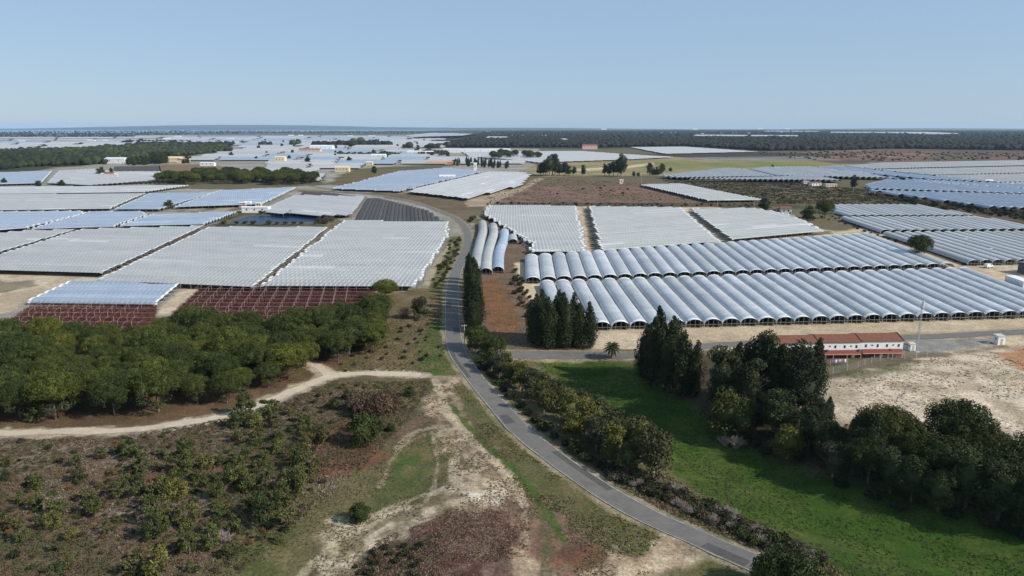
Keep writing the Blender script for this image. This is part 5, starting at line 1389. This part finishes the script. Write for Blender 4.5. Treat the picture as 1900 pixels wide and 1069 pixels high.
def mast():
    p = W(1701, 653); r = empty('radio_mast', p); tag(r, 'slender grey lattice mast with antennas on top beside the long white building', 'mast')
    H = 16.5; mb = MB(); w0 = .42; w1 = .22
    for a in range(3):
        t = a * 2.094; mb.tube([(w0 * math.cos(t), w0 * math.sin(t), -.3), (w1 * math.cos(t), w1 * math.sin(t), H)], .06, 5)
    n = 22
    for i in range(n):
        z0 = H * i / n; z1 = H * (i + 1) / n
        for a in range(3):
            t = a * 2.094; t2 = (a + 1) * 2.094; r0 = w0 + (w1 - w0) * i / n; r1 = w0 + (w1 - w0) * (i + 1) / n
            mb.tube([(r0 * math.cos(t), r0 * math.sin(t), z0), (r1 * math.cos(t2), r1 * math.sin(t2), z1)], .035, 4, False)
    mb.build('lattice', M['steel'], r)
    for a in range(3):
        t = a * 2.094 + .5; x, y = .75 * math.cos(t), .75 * math.sin(t)
        q = MB().box(x - .13, x + .13, y - .1, y + .1, H - 2.0, H + .1).build('antenna', M['metal_white'], r)
        MB().tube([(0, 0, H - .9), (x, y, H - .9)], .04, 4).build('antenna_arm', M['steel'], r)
    MB().tube([(.1, -.35, H - 3.0), (.1, -.6, H - 3.0)], [.45, .45], 14).build('dish', M['metal_white'], r)
    MB().box(-.7, .7, -.7, .7, -.3, .15).build('footing', M['concrete'], r)
mast()

def kiosk(p, w, d, h, label, name='utility_cabin', rz=0.1):
    r = empty(name, p, rz); tag(r, label, 'cabin')
    MB().box(-w / 2, w / 2, -d / 2, d / 2, -.4, h).build('wall', M['white_paint'], r)
    rf = MB(); pts = [(-w / 2 - .15, -d / 2 - .15, h + .02), (w / 2 + .15, -d / 2 - .15, h + .02), (w / 2 + .15, d / 2 + .15, h + .35), (-w / 2 - .15, d / 2 + .15, h + .35)]
    tp = [(a, b, c + .12) for a, b, c in pts]; rf.face(pts); rf.face(tp[::-1])
    for q in range(4): rf.face([pts[q], pts[(q + 1) % 4], tp[(q + 1) % 4], tp[q]])
    rf.build('roof', M['concrete'], r)
    MB().box(-.35, .45, -d / 2 - .04, -d / 2 + .02, 0, min(2, h * .8)).build('door', M['concrete'], r)
    MB().box(-w / 2 - .03, -w / 2 + .02, -.3, .3, h * .55, h * .8).build('vent', M['dark_grey'], r)
kiosk(W(1853, 638), 2.5, 2.2, 2.7, 'small white utility cabin alone on the verge of the side road')
kiosk(W(1691, 650), 1.7, 1.5, 2.1, 'white cabinet between the building end and the mast', 'equipment_cabinet')
def tank(p, rad, h, label):
    r = empty('water_tank', p); tag(r, label, 'tank')
    MB().tube([(0, 0, 0), (0, 0, h)], rad, 16).build('shell', M['concrete'], r); MB().tube([(0, 0, h + .003), (0, 0, h + .2)], [rad * .95, rad * .3], 16).build('lid', M['dark_grey'], r)
tank(W(1680, 648), 0.9, 1.7, 'low grey water tank against the right end of the long building')

def fence(pts_px, step, label, h=2.0, mat='concrete'):
    P = [W(*q) for q in pts_px]; r = empty('wire_fence', P[0]); tag(r, label, 'fence'); o = P[0]
    line = smooth_line([(p.x, p.y) for p in P], 1.0); acc = 0; last = None; tops = []
    for i, (x, y) in enumerate(line):
        if last is not None: acc += math.hypot(x - last[0], y - last[1])
        last = (x, y)
        if i == 0 or acc >= step:
            acc = 0; z = hz(x, y); tops.append(Vector((x, y, z)) - o)
            c = tops[-1]; MB().box(c.x - .07, c.x + .07, c.y - .07, c.y + .07, c.z - .3, c.z + h).build('post', M[mat], r)
    w = MB()
    for k in range(5):
        for a, b in zip(tops[:-1], tops[1:]): w.tube([a + Vector((0, 0, .25 + k * (h - .3) / 4)), b + Vector((0, 0, .25 + k * (h - .3) / 4))], .018, 3, False)
    w.build('wire', M['steel'], r)
fence([(1495, 706), (1545, 694), (1582, 686), (1620, 674), (1665, 668), (1720, 662), (1790, 652), (1846, 644)], 4.2, 'wire fence on pale concrete posts along the top of the sandy hill')
fence([(886, 404), (898, 412), (925, 425), (960, 448), (982, 462)], 5.0, 'wire fence with bushes between the curved tunnels and the pale block', 1.6)

def pole(p, h, label, arm=True, rz=0.3):
    r = empty('utility_pole', p, rz); tag(r, label, 'pole', None)
    MB().tube([(0, 0, -.5), (0, 0, h)], [.16, .1], 7).build('post', M['concrete'], r)
    if arm:
        MB().tube([(-.9, 0, h - .5), (.9, 0, h - .5)], .06, 5).build('crossarm', M['steel'], r)
        for x in (-.8, 0, .8): MB().tube([(x, 0, h - .44), (x, 0, h - .2)], .05, 6).build('insulator', M['white_paint'], r)
for a, b, h, lb in [(1789, 470, 9, 'pale pole standing among the nearest right hand tunnels'), (1835, 489, 8.5, 'pole beside the white van at the tunnel ends'), (1331, 383, 11, 'tall thin pole behind the right hand pale block'), (1399, 383, 8, 'thin pole left of the farmhouse trees'), (1190, 338, 9, 'thin pole at the tip of the isolated pale wedge'), (862, 640, 7, 'pole at the junction of the side road')]:
    pole(W(a, b), h, lb)

def van(p, rz, label):
    r = empty('white_van', p, rz); tag(r, label, 'van')
    prof = [(-2.4, .45), (-2.4, 1.9), (-2.2, 2.1), (1.0, 2.1), (1.75, 1.35), (2.35, 1.15), (2.45, .45)]
    mb = MB(); mb.face([(x, -.9, z) for x, z in prof]); mb.face([(x, .9, z) for x, z in prof][::-1])
    for i in range(len(prof)):
        a, b = prof[i], prof[(i + 1) % len(prof)]; mb.face([(a[0], -.9, a[1]), (a[0], .9, a[1]), (b[0], .9, b[1]), (b[0], -.9, b[1])])
    mb.build('body', M['metal_white'], r)
    MB().face([(1.06, -.8, 2.06), (1.06, .8, 2.06), (1.74, .8, 1.39), (1.74, -.8, 1.39)][::-1]).build('windscreen', M['glass_dark'], r)
    for s in (-1, 1):
        MB().box(.1, 1.1, s * .905 - .01, s * .905 + .01, 1.35, 1.9).build('side_window', M['glass_dark'], r)
        for x in (-1.5, 1.5): MB().tube([(x, s * .72, .36), (x, s * .95, .36)], .36, 14).build('wheel', M['rubber'], r)
van(W(1834, 497), 0.4, 'white van parked at the open ends of the nearest right hand tunnels')

def container(p, rz, label, L=12, w=2.6, h=2.9, mat='metal_white', name='box_trailer'):
    r = empty(name, p, rz); tag(r, label, 'trailer')
    mb = MB(); mb.box(0, L, -w / 2, w / 2, .35, h)
    mb.build('box', M[mat], r)
    rb = MB()
    for i in range(13): 
        x = L * i / 12; rb.box(x - .04, x + .04, -w / 2 - .05, -w / 2 - .003, .37, h - .02); rb.box(x - .04, x + .04, w / 2 + .003, w / 2 + .05, .37, h - .02)
    rb.build('ribs', M['concrete'], r)
    MB().box(-.04, -.005, -w / 2 + .1, w / 2 - .1, .5, h - .1).build('rear_door', M['concrete'], r)
    for x in (1.2, 2.3, L - 1.6):
        for s in (-1, 1): MB().tube([(x, s * (w / 2 - .35), .35), (x, s * (w / 2), .35)], .4, 12).build('wheel', M['rubber'], r)
    ang = rz
c1 = W(1872, 531); c2 = W(1912, 546); container(c1, math.atan2(c2.y - c1.y, c2.x - c1.x), 'white box trailer with ribbed sides at the right edge beyond the tunnels', 14, 4.2, 5.0)
r_ = house(W(1925, 508), 14, 10, 5.2, 0.3, 'dark grey metal shed cut by the right edge of the view', 'dark_grey', 'concrete', 0.8, 2, 'shed', 'metal_shed')
# farmsteads
house(W(1457, 396), 8, 10, 4.2, -0.2, 'small white farmhouse with clay roof between dark pines behind the pale blocks', rise=1.6, wins=2)
house(W(1438, 394), 6, 7, 3.2, -0.1, 'low annex with clay roof left of the small white farmhouse', 'cream_wall', rise=1.0, wins=2)
house(W(476, 394), 22, 8, 4.4, 0.02, 'long white flat shed just above the pond', 'metal_white', 'metal_white', 0.5, 3, 'shed', 'farm_shed')
house(W(452, 384), 6, 6, 4.0, 0, 'small pinkish white pump house left behind the pond shed', 'pink_wall', 'metal_white', 0.4, 2, 'shed', 'pump_house')
house(W(461, 383), 5, 5, 4.2, 0, 'small white pump house next to the pinkish one', 'white_paint', 'metal_white', 0.4, 1, 'shed', 'pump_house')
house(W(480, 383.5), 5, 4, 3.2, 0, 'tiny cream hut behind the right end of the pond shed', 'cream_wall', 'metal_white', 0.4, 1, 'shed', 'pump_house')
house(W(1512, 345), 12, 8, 4.0, 0.1, 'white low farm building in the yard below the pale rows', wins=3)
house(W(1540, 347), 14, 7, 3.2, 0.1, 'long low cream shed in the farm yard right of the white building', 'cream_wall', 'concrete', 0.6, 4, 'shed', 'farm_shed')
house(W(1494, 341), 7, 6, 3, 0.1, 'small cream hut left of the white yard building', 'cream_wall', 'concrete', 0.5, 2, 'shed', 'farm_shed')
house(W(219, 303), 40, 25, 9.5, 0.0, 'large white warehouse in front of the dark wood', 'metal_white', 'metal_white', 2.0, 2, 'warehouse', 'warehouse')
house(W(323, 300), 30, 18, 8, 0.1, 'cream villa with clay roof beside dark trees on brown land', 'cream_wall', 'cream_wall', 2.5, 5, 'house')
house(W(341, 302), 22, 14, 6, 0.1, 'lower cream annex right of the villa on brown land', 'cream_wall', 'tile_red', 2.0, 4, 'house')
house(W(206, 327), 14, 9, 4.5, 0, 'reddish hut between the round tree and the small white roof', 'pink_wall', 'tile_red', 1.4, 2, 'hut', 'hut')
house(W(193, 327), 6, 6, 4, 0, 'tiny white hut left of the reddish hut', 'white_paint', 'metal_white', .6, 1, 'hut', 'hut')
house(W(636, 319), 22, 12, 7, 0, 'cream farmhouse on the brown patch among white fields', 'cream_wall', 'cream_wall', 2, 4, 'house')
house(W(686, 307), 12, 10, 6, 0, 'small whitish block house above the brown patch', 'cream_wall', 'metal_white', 1, 2, 'house')
house(W(822, 305), 60, 14, 5, 0, 'long orange farm building left of the dark tree row', 'orange_trim', 'orange_trim', 1.5, 6, 'farm building', 'farm_shed')
house(W(1094, 277), 48, 20, 12, 0, 'pinkish building at the edge of the far dark scrub', 'pink_wall', 'tile_red', 4, 4, 'building')
house(W(576, 283), 60, 20, 9, 0, 'reddish packing shed among far white fields', 'pink_wall', 'tile_red', 2, 5, 'shed', 'packing_shed')
house(W(598, 279), 70, 30, 12, 0, 'bright white packing shed beside the reddish one', 'metal_white', 'metal_white', 3, 5, 'shed', 'packing_shed')
house(W(521, 302), 20, 14, 11, 0, 'cream tower like farmhouse amid the left white fields', 'cream_wall', 'cream_wall', 2, 3, 'house')
house(W(386, 308), 26, 10, 5.5, 0, 'short white shed above the long pine row', 'metal_white', 'metal_white', 1, 3, 'shed', 'farm_shed')
house(W(1152, 341), 5, 5, 4.5, .2, 'tiny pale brick hut on the edge of the brown fallow', 'pink_wall', 'concrete', .8, 1, 'hut', 'hut')
house(W(830, 332), 22, 8, 4.5, .1, 'short white shed standing on the pale field beyond the road', 'metal_white', 'metal_white', 1, 3, 'shed', 'farm_shed')
house(W(703, 293), 34, 14, 7, 0, 'white shed left of the far brown strip', 'metal_white', 'metal_white', 2, 3, 'shed', 'farm_shed')
house(W(770, 286), 40, 14, 7, 0, 'white shed in the far central fields beside dark hedges', 'metal_white', 'metal_white', 2, 3, 'shed', 'farm_shed')
house(W(792, 286.5), 36, 14, 7, 0, 'white shed right of its twin in the far central fields', 'metal_white', 'metal_white', 2, 3, 'shed', 'farm_shed')
house(W(1834, 341), 9, 6, 4, 0, 'tiny white hut on the line between blue and cream rows', 'metal_white', 'metal_white', 1, 1, 'hut', 'hut')
house(W(882, 317), 5, 5, 12, 0, 'white narrow tower in front of the dark tree row', 'white_paint', 'metal_white', 1, 1, 'tower', 'water_tower')
house(W(885, 283), 190, 30, 9, 0, 'very long bright white shed near the far dark scrub', 'metal_white', 'metal_white', 2, 8, 'shed', 'farm_shed')

# ------------------------------------------------------------------ middle and far trees
for k, (a, b, s, kd, lb) in enumerate([(1704, 478, 1.12, 'shade_toned_pine', 'lone umbrella pine on the sand lane beside the right hand tunnels'), (1530, 406, 1.2, 'shade_toned_pine', 'dark umbrella pine right of the small farmhouse'),
    (1500, 409, 1.35, 'round_tree', 'low dark round tree beside the small farmhouse'), (1418, 390, 1.2, 'round_tree', 'round dark tree left of the small farmhouse'), (1695, 385, 1.1, 'round_tree', 'dark round tree at the start of the brown hedge'),
    (1583, 355, 1.0, 'eucalyptus', 'dark upright tree in the farm yard below the pale rows'), (314, 388, .95, 'round_tree', 'lone dark round tree at the corner of the pale blue blocks'),
    (72, 347, .95, 'round_tree', 'left of the two round trees on the white strip'), (115, 347, 1.1, 'round_tree', 'right hand brighter of the two round trees on the white strip'), (8, 343, .9, 'round_tree', 'round tree at the left edge of the blue roof'),
    (188, 326, 1.5, 'round_tree', 'big dark round tree beside the reddish hut'), (207, 325, .9, 'cypress', 'reddish slender tree behind the reddish hut'), (648, 301, 1.4, 'round_tree', 'lone dark tree amid far white fields left of centre'),
    (1244, 318, .8, 'round_tree', 'small dark tree on the tan field'), (1433, 313, .7, 'round_tree', 'tiny dark tree on the green strip')]):
    x, y = px(a, b); plant(kd, x, y, s, lb, 'tree')
def clump(pts, kinds_, label, group):
    for (a, b, s) in pts:
        x, y = px(a, b); plant(random.choice(kinds_), x, y, s * 1.15, label, 'tree', group)
clump([(1003, 326, 1.2), (1012, 326, 1.35), (1020, 327, 1.5), (1030, 326, 1.6), (1038, 325, 1.4), (1048, 326, 1.3), (1055, 326, 1.1), (1065, 327, .8), (1082, 327, .9), (1025, 325, 1.5), (1008, 325, 1.2)], ['eucalyptus', 'dark_pine'], 'dark tree in the clump at the top of the brown fallow', 'trees in the clump above the brown fallow')
clump([(1122, 327, .9), (1130, 327, 1.1), (1138, 327, 1.1), (1146, 327, 1.3), (1154, 328, 1.6), (1152, 327, 1.5)], ['eucalyptus'], 'dark tree in the second clump, which has one tall crown', 'trees of the clump with one tall crown')
clump([(1205, 325, 1.1), (1212, 325, .9), (1220, 325, 1.2), (1228, 324, 1.0), (1176, 327, .6), (1184, 327, .6)], ['round_tree', 'dark_pine'], 'tree beside the scalloped pale rows in the middle distance', 'trees left of the scalloped pale rows')
# long pine row
for (x, y) in scatter([(288, 339), (340, 331), (420, 327), (540, 328), (588, 334), (580, 343), (520, 344), (400, 342), (330, 343)], 8.5, 120, 51):
    plant('stone_pine', x, y, random.uniform(.9, 1.35), 'umbrella pine in the %s part of the long pine row between white fields' % ('left' if x < W(390, 338).x else ('right' if x > W(500, 338).x else 'middle')), 'pine tree', 'umbrella pines of the long row')
for (x, y) in scatter([(840, 303), (880, 304), (950, 311), (945, 314), (880, 311), (838, 308)], 11, 40, 52):
    plant('casuarina', x, y, random.uniform(.6, .9), 'dark tree in the dense row behind the pale far fields', 'tree', 'dark row behind the pale far fields')
for (x, y) in scatter([(905, 291), (958, 289), (960, 294), (915, 297)], 15, 16, 53):
    plant('stone_pine', x, y, random.uniform(1.3, 1.6), 'umbrella pine in the far clump left of the oval one', 'pine tree', 'umbrella pines in the far clump')
for (x, y) in scatter([(972, 292), (1000, 292), (1000, 295), (974, 295)], 12, 9, 54):
    plant('stone_pine', x, y, random.uniform(1.2, 1.5), 'umbrella pine in the small oval far clump', 'pine tree', 'umbrella pines in the oval clump')
for (x, y) in scatter([(283, 299), (310, 296), (318, 300), (300, 306), (284, 306)], 12, 16, 55):
    plant('round_tree', x, y, random.uniform(1.8, 2.3), 'dark tree beside the cream villa', 'tree', 'dark trees beside the cream villa')
for (x, y) in scatter([(235, 303), (280, 301), (280, 306), (235, 308)], 12, 22, 56):
    plant('round_tree', x, y, random.uniform(1.1, 1.4), 'tree in the short row right of the white warehouse', 'tree', 'tree row right of the warehouse')
# olive grove in rows
g0, g1 = W(110, 346), W(330, 340); g2 = W(290, 330)
k = 0
for i in range(26):
    for j in range(5):
        q = g0.lerp(g1, i / 25) + Vector((j * 7, j * 13, 0))
        if j > i / 5: continue
        plant('green_bush' if (i + j) % 4 else 'grey_bush', q.x, q.y, 2.6, 'small grey green olive tree in the planted rows left of the pine row', 'olive tree', 'olive trees in rows')
# hedge right
for (x, y) in scatter([(1600, 360), (1660, 370), (1760, 378), (1900, 395), (1980, 402), (1980, 412), (1900, 408), (1800, 396), (1700, 380)], 6.5, 90, 61):
    kd = random.choice(['grey_bush', 'dark_bush', 'dark_bush', 'green_bush', 'bare_bush']); plant(kd, x, y, random.uniform(2.2, 4.2), 'dark brown scrubby bush in the hedge belt between the blue rows and the whitish tunnels', 'bush', 'bushes of the brown hedge belt')
for (x, y) in scatter([(1520, 404), (1548, 402), (1650, 440), (1800, 494), (1780, 492), (1640, 446)], 5, 26, 62):
    plant('dark_bush', x, y, random.uniform(.8, 1.7), 'dark bush along the ditch left of the whitish tunnels', 'bush', 'bushes along the ditch of the whitish tunnels')
for (x, y) in scatter([(890, 377), (1270, 380), (1420, 381), (1420, 384), (1270, 384), (890, 380)], 7, 60, 63):
    plant(random.choice(['dark_bush', 'grey_bush']), x, y, random.uniform(1.0, 1.9), 'dark bush in the thin hedge between the brown fallow and the pale blocks', 'bush', 'thin hedge above the pale blocks')
for (x, y) in scatter([(892, 404), (902, 402), (985, 456), (978, 462)], 3.2, 26, 64):
    plant(random.choice(['dark_bush', 'green_bush']), x, y, random.uniform(1.0, 1.6), 'bush along the wire fence beside the stepped pale block', 'bush', 'bushes along the wire fence by the curved tunnels')
for (x, y) in scatter([(1010, 345), (1180, 343), (1300, 370), (1200, 372), (1000, 370)], 16, 14, 65):
    plant('dark_bush', x, y, random.uniform(1.0, 2.2), 'scattered dark bush on the brown fallow', 'bush', 'bushes on the brown fallow')
for (x, y) in scatter([(1250, 338), (1500, 341), (1690, 376), (1430, 377)], 14, 26, 66):
    plant(random.choice(['dark_bush', 'green_bush']), x, y, random.uniform(1.2, 2.6), 'scattered bush in the green brown scrub behind the farmhouse', 'bush', 'bushes in the scrub behind the farmhouse')

# patchwork of far plastic fields
def far_fields():
    forest = [WP([(-260, 318), (60, 310), (200, 302), (200, 296), (60, 286), (-260, 296)]), WP([(-260, 291), (60, 287), (205, 298), (330, 290), (430, 280), (420, 272), (300, 269), (230, 271), (150, 277), (60, 279), (-260, 284)]),
              WP([(810, 276), (1260, 274), (2300, 286), (2300, 240), (900, 240), (850, 262)]), WP([(280, 308), (400, 305), (430, 322), (280, 326)]), WP([(600, 344), (650, 313), (790, 305), (860, 301), (770, 322), (640, 347)]),
              WP([(835, 312), (835, 300), (960, 306), (960, 316)])] + ALLROOF
    rows_ = [(335, 345, 590, 640, 1), (322, 334, 430, 660, 2), (312, 321, 400, 650, 3), (304, 311, 345, 900, 4), (297, 303, 345, 1000, 5), (291, 296.4, 330, 960, 6), (286, 290.4, 370, 1000, 7), (281.5, 285.5, 400, 870, 8), (277.5, 281, 430, 850, 9), (273.5, 277, 450, 830, 10), (269.5, 273, 440, 800, 11), (266, 269, 430, 900, 12), (262.5, 265.4, 240, 860, 13), (259.5, 262, 180, 840, 14), (257, 259, 300, 800, 15), (272.5, 276.5, -160, 150, 16), (265, 268, -160, 240, 17), (268.5, 272, -160, 210, 18), (262, 264.6, -160, 230, 21), (258, 260.5, -200, 300, 22), (254.5, 256.5, -100, 780, 23), (252, 253.6, 250, 800, 24), (277, 280, -160, 60, 25), (316, 322, 585, 660, 19), (325, 334, 590, 650, 20)]
    rr = random.Random(5); made = []
    for (y0, y1, xa, xb, q) in rows_:
        x = xa
        while x < xb:
            w = rr.uniform(70, 150); x2 = min(x + w, xb + 30)
            sk = -(950 - (x + x2) / 2) / 1000 * (y1 - y0) * 2.0
            P_ = [(x, y1), (x2 - 2.5, y1 + rr.uniform(-.3, .3)), (x2 - 2.5 - sk, y0), (x - sk, y0 + rr.uniform(-.2, .2))]
            cx = sum(p[0] for p in P_) / 4; cy = (y0 + y1) / 2
            ok = True
            for u in (0.1, 0.3, 0.5, 0.7, 0.9):
                c = W(x + (x2 - x) * u, cy)
                for G in forest:
                    if sd_poly(np.array([c.x]), np.array([c.y]), G)[0] > 0: ok = False
            x = x2 + rr.choice([-1.5, -1, -1, 0, 4])
            if not ok or rr.random() < 0.03: continue
            D = W(cx, cy).y
            spc = 8 if D < 1300 else (16 if D < 2500 else 34)
            side = 'left' if cx < 500 else ('centre left' if cx < 700 else 'centre')
            block(P_, ((P_[0]), (P_[1])), 'pale plastic greenhouse field in the distant patchwork, %s part' % side, rr.choice(['film_pale', 'film_pale', 'film', 'film_blue', 'film_pale']), spc, 2.2, 1.6 if D < 2500 else 2.4, jag=spc * .6, posts=False, hem=False, segs=4, group='distant patchwork of plastic fields, %s part' % side)
    for pts, lb in [([(1540, 246.5), (1720, 247), (1780, 250), (1740, 251.5), (1640, 248.5), (1542, 248)], 'long white strip in the dark woods near the right horizon'), ([(1290, 253), (1480, 254.3), (1482, 256), (1290, 255)], 'thin white strip in the dark woods right of centre'),
                    ([(1418, 244.2), (1520, 244.8), (1520, 246), (1420, 245.6)], 'faint white strip just under the horizon right of centre'), ([(908, 257), (945, 257.5), (942, 259.5), (908, 259)], 'short white strip at the left end of the far dark wood'),
                    ([(1036, 262), (1050, 261.5), (1054, 263.5), (1038, 264)], 'small pale clearing in the far dark wood'), ([(800, 249), (880, 251), (862, 255), (770, 258), (760, 254)], 'far white field left of the dark wood near the horizon')]:
        block(pts, (pts[0], pts[1]), lb, 'film_pale', 60, 12, 4, jag=5, posts=False, hem=False, segs=4)
    # far farm sheds
    k = 0
    for (a, b) in [(170, 261), (195, 261.5), (40, 263), (310, 258), (330, 254), (428, 258.5), (540, 252), (558, 252), (650, 253), (690, 253), (812, 255), (840, 251), (905, 245), (917, 250), (930, 250.5), (955, 252), (975, 252), (992, 252), (1010, 252), (1030, 252), (1100, 251.5), (1230, 247), (1250, 247), (1340, 248), (1365, 247.5), (1300, 249), (1390, 248), (1450, 247), (1120, 240.5), (1290, 240.5), (1410, 240), (1460, 240)]:
        p = W(a, b + .8); D = p.length
        house(p, D * 0.007 * random.uniform(.7, 1.3), D * .003, D * 0.0012, 0, 'tiny white shed far off on the plain below the horizon', 'metal_white', 'metal_white', D * .0004, 0, 'shed', 'distant_shed', 'white sheds scattered near the horizon', 0)
    for i in range(60):
        a = rr.uniform(340, 990); b = rr.choice([262, 265.6, 269.2, 273.2, 277.2, 281.2, 285.8, 290.7, 296.8, 303.5, 311.4, 321.6])
        if 700 < a and b > 296: continue
        x, y = px(a, b)
        plant('round_tree', x, y, rr.uniform(.8, 1.6), 'small dark tree on a border of the distant patchwork', 'tree', 'trees on the borders of the distant patchwork')
far_fields()

tufts('rough_scrub', [(1230, 335), (1500, 340), (1600, 352), (1700, 374), (1900, 396), (1960, 412), (1700, 382), (1420, 378), (1310, 366)], 5000, [(0.07, 0.065, 0.03), (0.05, 0.052, 0.022), (0.10, 0.075, 0.045), (0.04, 0.038, 0.02)], 0.8, 2.2, 8, 71, 0.45, 0.42, 0.5)
tufts('rough_scrub', [(890, 374), (950, 345), (1010, 330), (1190, 340), (1310, 370), (1400, 378), (1250, 383)], 2200, [(0.12, 0.08, 0.055), (0.07, 0.06, 0.035), (0.15, 0.09, 0.07)], 0.6, 1.3, 7, 72, 0.4, 0.5, 0.35)
# far woods as canopy stuff
def canopy(name, poly_px, n, r0, r1, cols, seed, label, hf=0.75, thresh=None):
    P = WP(poly_px); rng = np.random.default_rng(seed)
    xs = [p[0] for p in P]; ys = [p[1] for p in P]
    m = n * 6
    # denser near: sample depth by log
    Y = np.exp(rng.uniform(math.log(min(ys)), math.log(max(ys)), m)); X = rng.uniform(min(xs), max(xs), m)
    k = sd_poly(X, Y, P) > 0
    if thresh is not None: k &= fbm(X, Y, 180, 5, 3) > thresh
    for RP in ALLROOF: 
        xs_ = [p[0] for p in RP]; ys_ = [p[1] for p in RP]
        ii = np.where(k & (X > min(xs_)) & (X < max(xs_)) & (Y > min(ys_)) & (Y < max(ys_)))[0]
        if len(ii): k[ii] &= sd_poly(X[ii], Y[ii], RP) < 6
    X = X[k][:n]; Y = Y[k][:n]; n = len(X)
    lon, lat = 7, 3
    tv = [(0, 0, 1.0)]
    for a in range(lat):
        ph = math.pi * 0.62 * (a + 1) / lat
        for b in range(lon):
            t = 2 * math.pi * (b + 0.5 * a) / lon; tv.append((math.sin(ph) * math.cos(t), math.sin(ph) * math.sin(t), math.cos(ph)))
    for b in range(lon): t = 2 * math.pi * b / lon; tv.append((0.5 * math.cos(t), 0.5 * math.sin(t), -1.0))
    tv = np.array(tv); nv = len(tv)
    tf = []
    for b in range(lon): tf.append((0, 1 + b, 1 + (b + 1) % lon))
    for a in range(lat):
        for b in range(lon):
            q0 = 1 + a * lon + b; q1 = 1 + a * lon + (b + 1) % lon; q2 = q0 + lon; q3 = q1 + lon
            tf += [(q0, q2, q1), (q1, q2, q3)]
    tf = np.array(tf)
    s = rng.uniform(r0, r1, n) * np.where(rng.random(n) < .1, 1.35, 1)
    V = tv[None] * (1 + rng.uniform(-.28, .28, (n, nv, 1))) * s[:, None, None] * np.array((1, 1, hf))
    V += np.stack([X, Y, s * hf * 0.95], 1)[:, None, :]
    Fq = tf[None] + (np.arange(n) * nv)[:, None, None]
    c = np.array(cols)[rng.integers(0, len(cols), n)] * rng.uniform(.7, 1.3, n)[:, None]
    C = np.repeat(c, nv, axis=0) * rng.uniform(.75, 1.25, (n * nv, 1))
    o = link(name, mesh_np(name, V.reshape(-1, 3), Fq.reshape(-1, 3), M['leaf'], C)); tag(o, label, kind='stuff')
DG = [(0.026, 0.034, 0.013), (0.036, 0.046, 0.014), (0.022, 0.027, 0.015)]
DB = [(0.020, 0.020, 0.013), (0.026, 0.022, 0.015), (0.017, 0.020, 0.012)]
canopy('far_wood', [(-260, 318), (0, 316), (60, 310), (195, 305), (200, 298), (150, 296), (60, 287), (-260, 296)], 2600, 5, 8, DG, 1, 'dark green wood at the left edge beyond the blue roof')
canopy('far_wood', [(-260, 290), (60, 286), (150, 294), (205, 297), (330, 290), (430, 280), (420, 273), (300, 270), (230, 272), (150, 278), (60, 280), (-260, 285)], 3600, 4.5, 7.5, DG, 2, 'dark wood band stretching from the left edge toward the far fields')
canopy('far_wood', [(330, 272), (460, 270), (400, 264), (240, 262), (220, 268)], 700, 4, 7, DB, 3, 'greyish wood tongue among the far left fields')
canopy('far_wood', [(-400, 260), (200, 255.5), (330, 250), (520, 247.5), (800, 249), (860, 245), (300, 243), (-400, 250)], 1500, 6, 10, DB, 4, 'bluish dark wood strip under the left horizon', thresh=0.38)
canopy('far_wood', [(816, 273), (1100, 274), (1260, 271), (1420, 280), (1560, 279), (1650, 276), (2300, 284), (2300, 262), (1500, 262), (1000, 262), (860, 262)], 16000, 6, 10, DB, 5, 'broad dark wood across the right side of the plain')
canopy('far_wood', [(860, 262), (1500, 262), (2500, 264), (2500, 248), (1500, 242.5), (900, 245)], 15000, 7, 12, DB, 6, 'dark wood running to the right horizon', thresh=0.33)
canopy('far_wood', [(1380, 284), (1560, 280), (1960, 286), (2100, 296), (1700, 299), (1500, 297)], 350, 2, 4, [(0.09, 0.06, 0.05), (0.05, 0.05, 0.03)], 7, 'sparse brown scrub on the reddish burnt ground', .5)
canopy('far_hedge', [(628, 288), (740, 288), (740, 291), (628, 291)], 120, 4, 6, DG, 8, 'dark hedge strip amid far central white fields')
canopy('far_hedge', [(560, 272), (600, 270), (730, 269), (720, 272)], 160, 8, 13, DB, 9, 'line of dark trees left of the long white shed')
canopy('far_hedge', [(655, 265), (672, 263), (672, 269), (655, 269)], 30, 12, 18, DG, 10, 'tall dark tree knot in the far central fields')
canopy('far_hedge', [(810, 272), (720, 276), (780, 274), (812, 276)], 60, 6, 10, DB, 11, 'thin hedge left of the far dark scrub')
canopy('far_hedge', [(480, 268), (560, 267), (562, 269), (482, 271)], 100, 6, 11, DG, 12, 'thin dark tree line in the far left fields')
canopy('far_hedge', [(760, 284), (820, 282), (836, 287), (800, 289)], 80, 4, 6, DG, 13, 'dark hedges around the far twin sheds')

print('objects', len(bpy.data.objects))
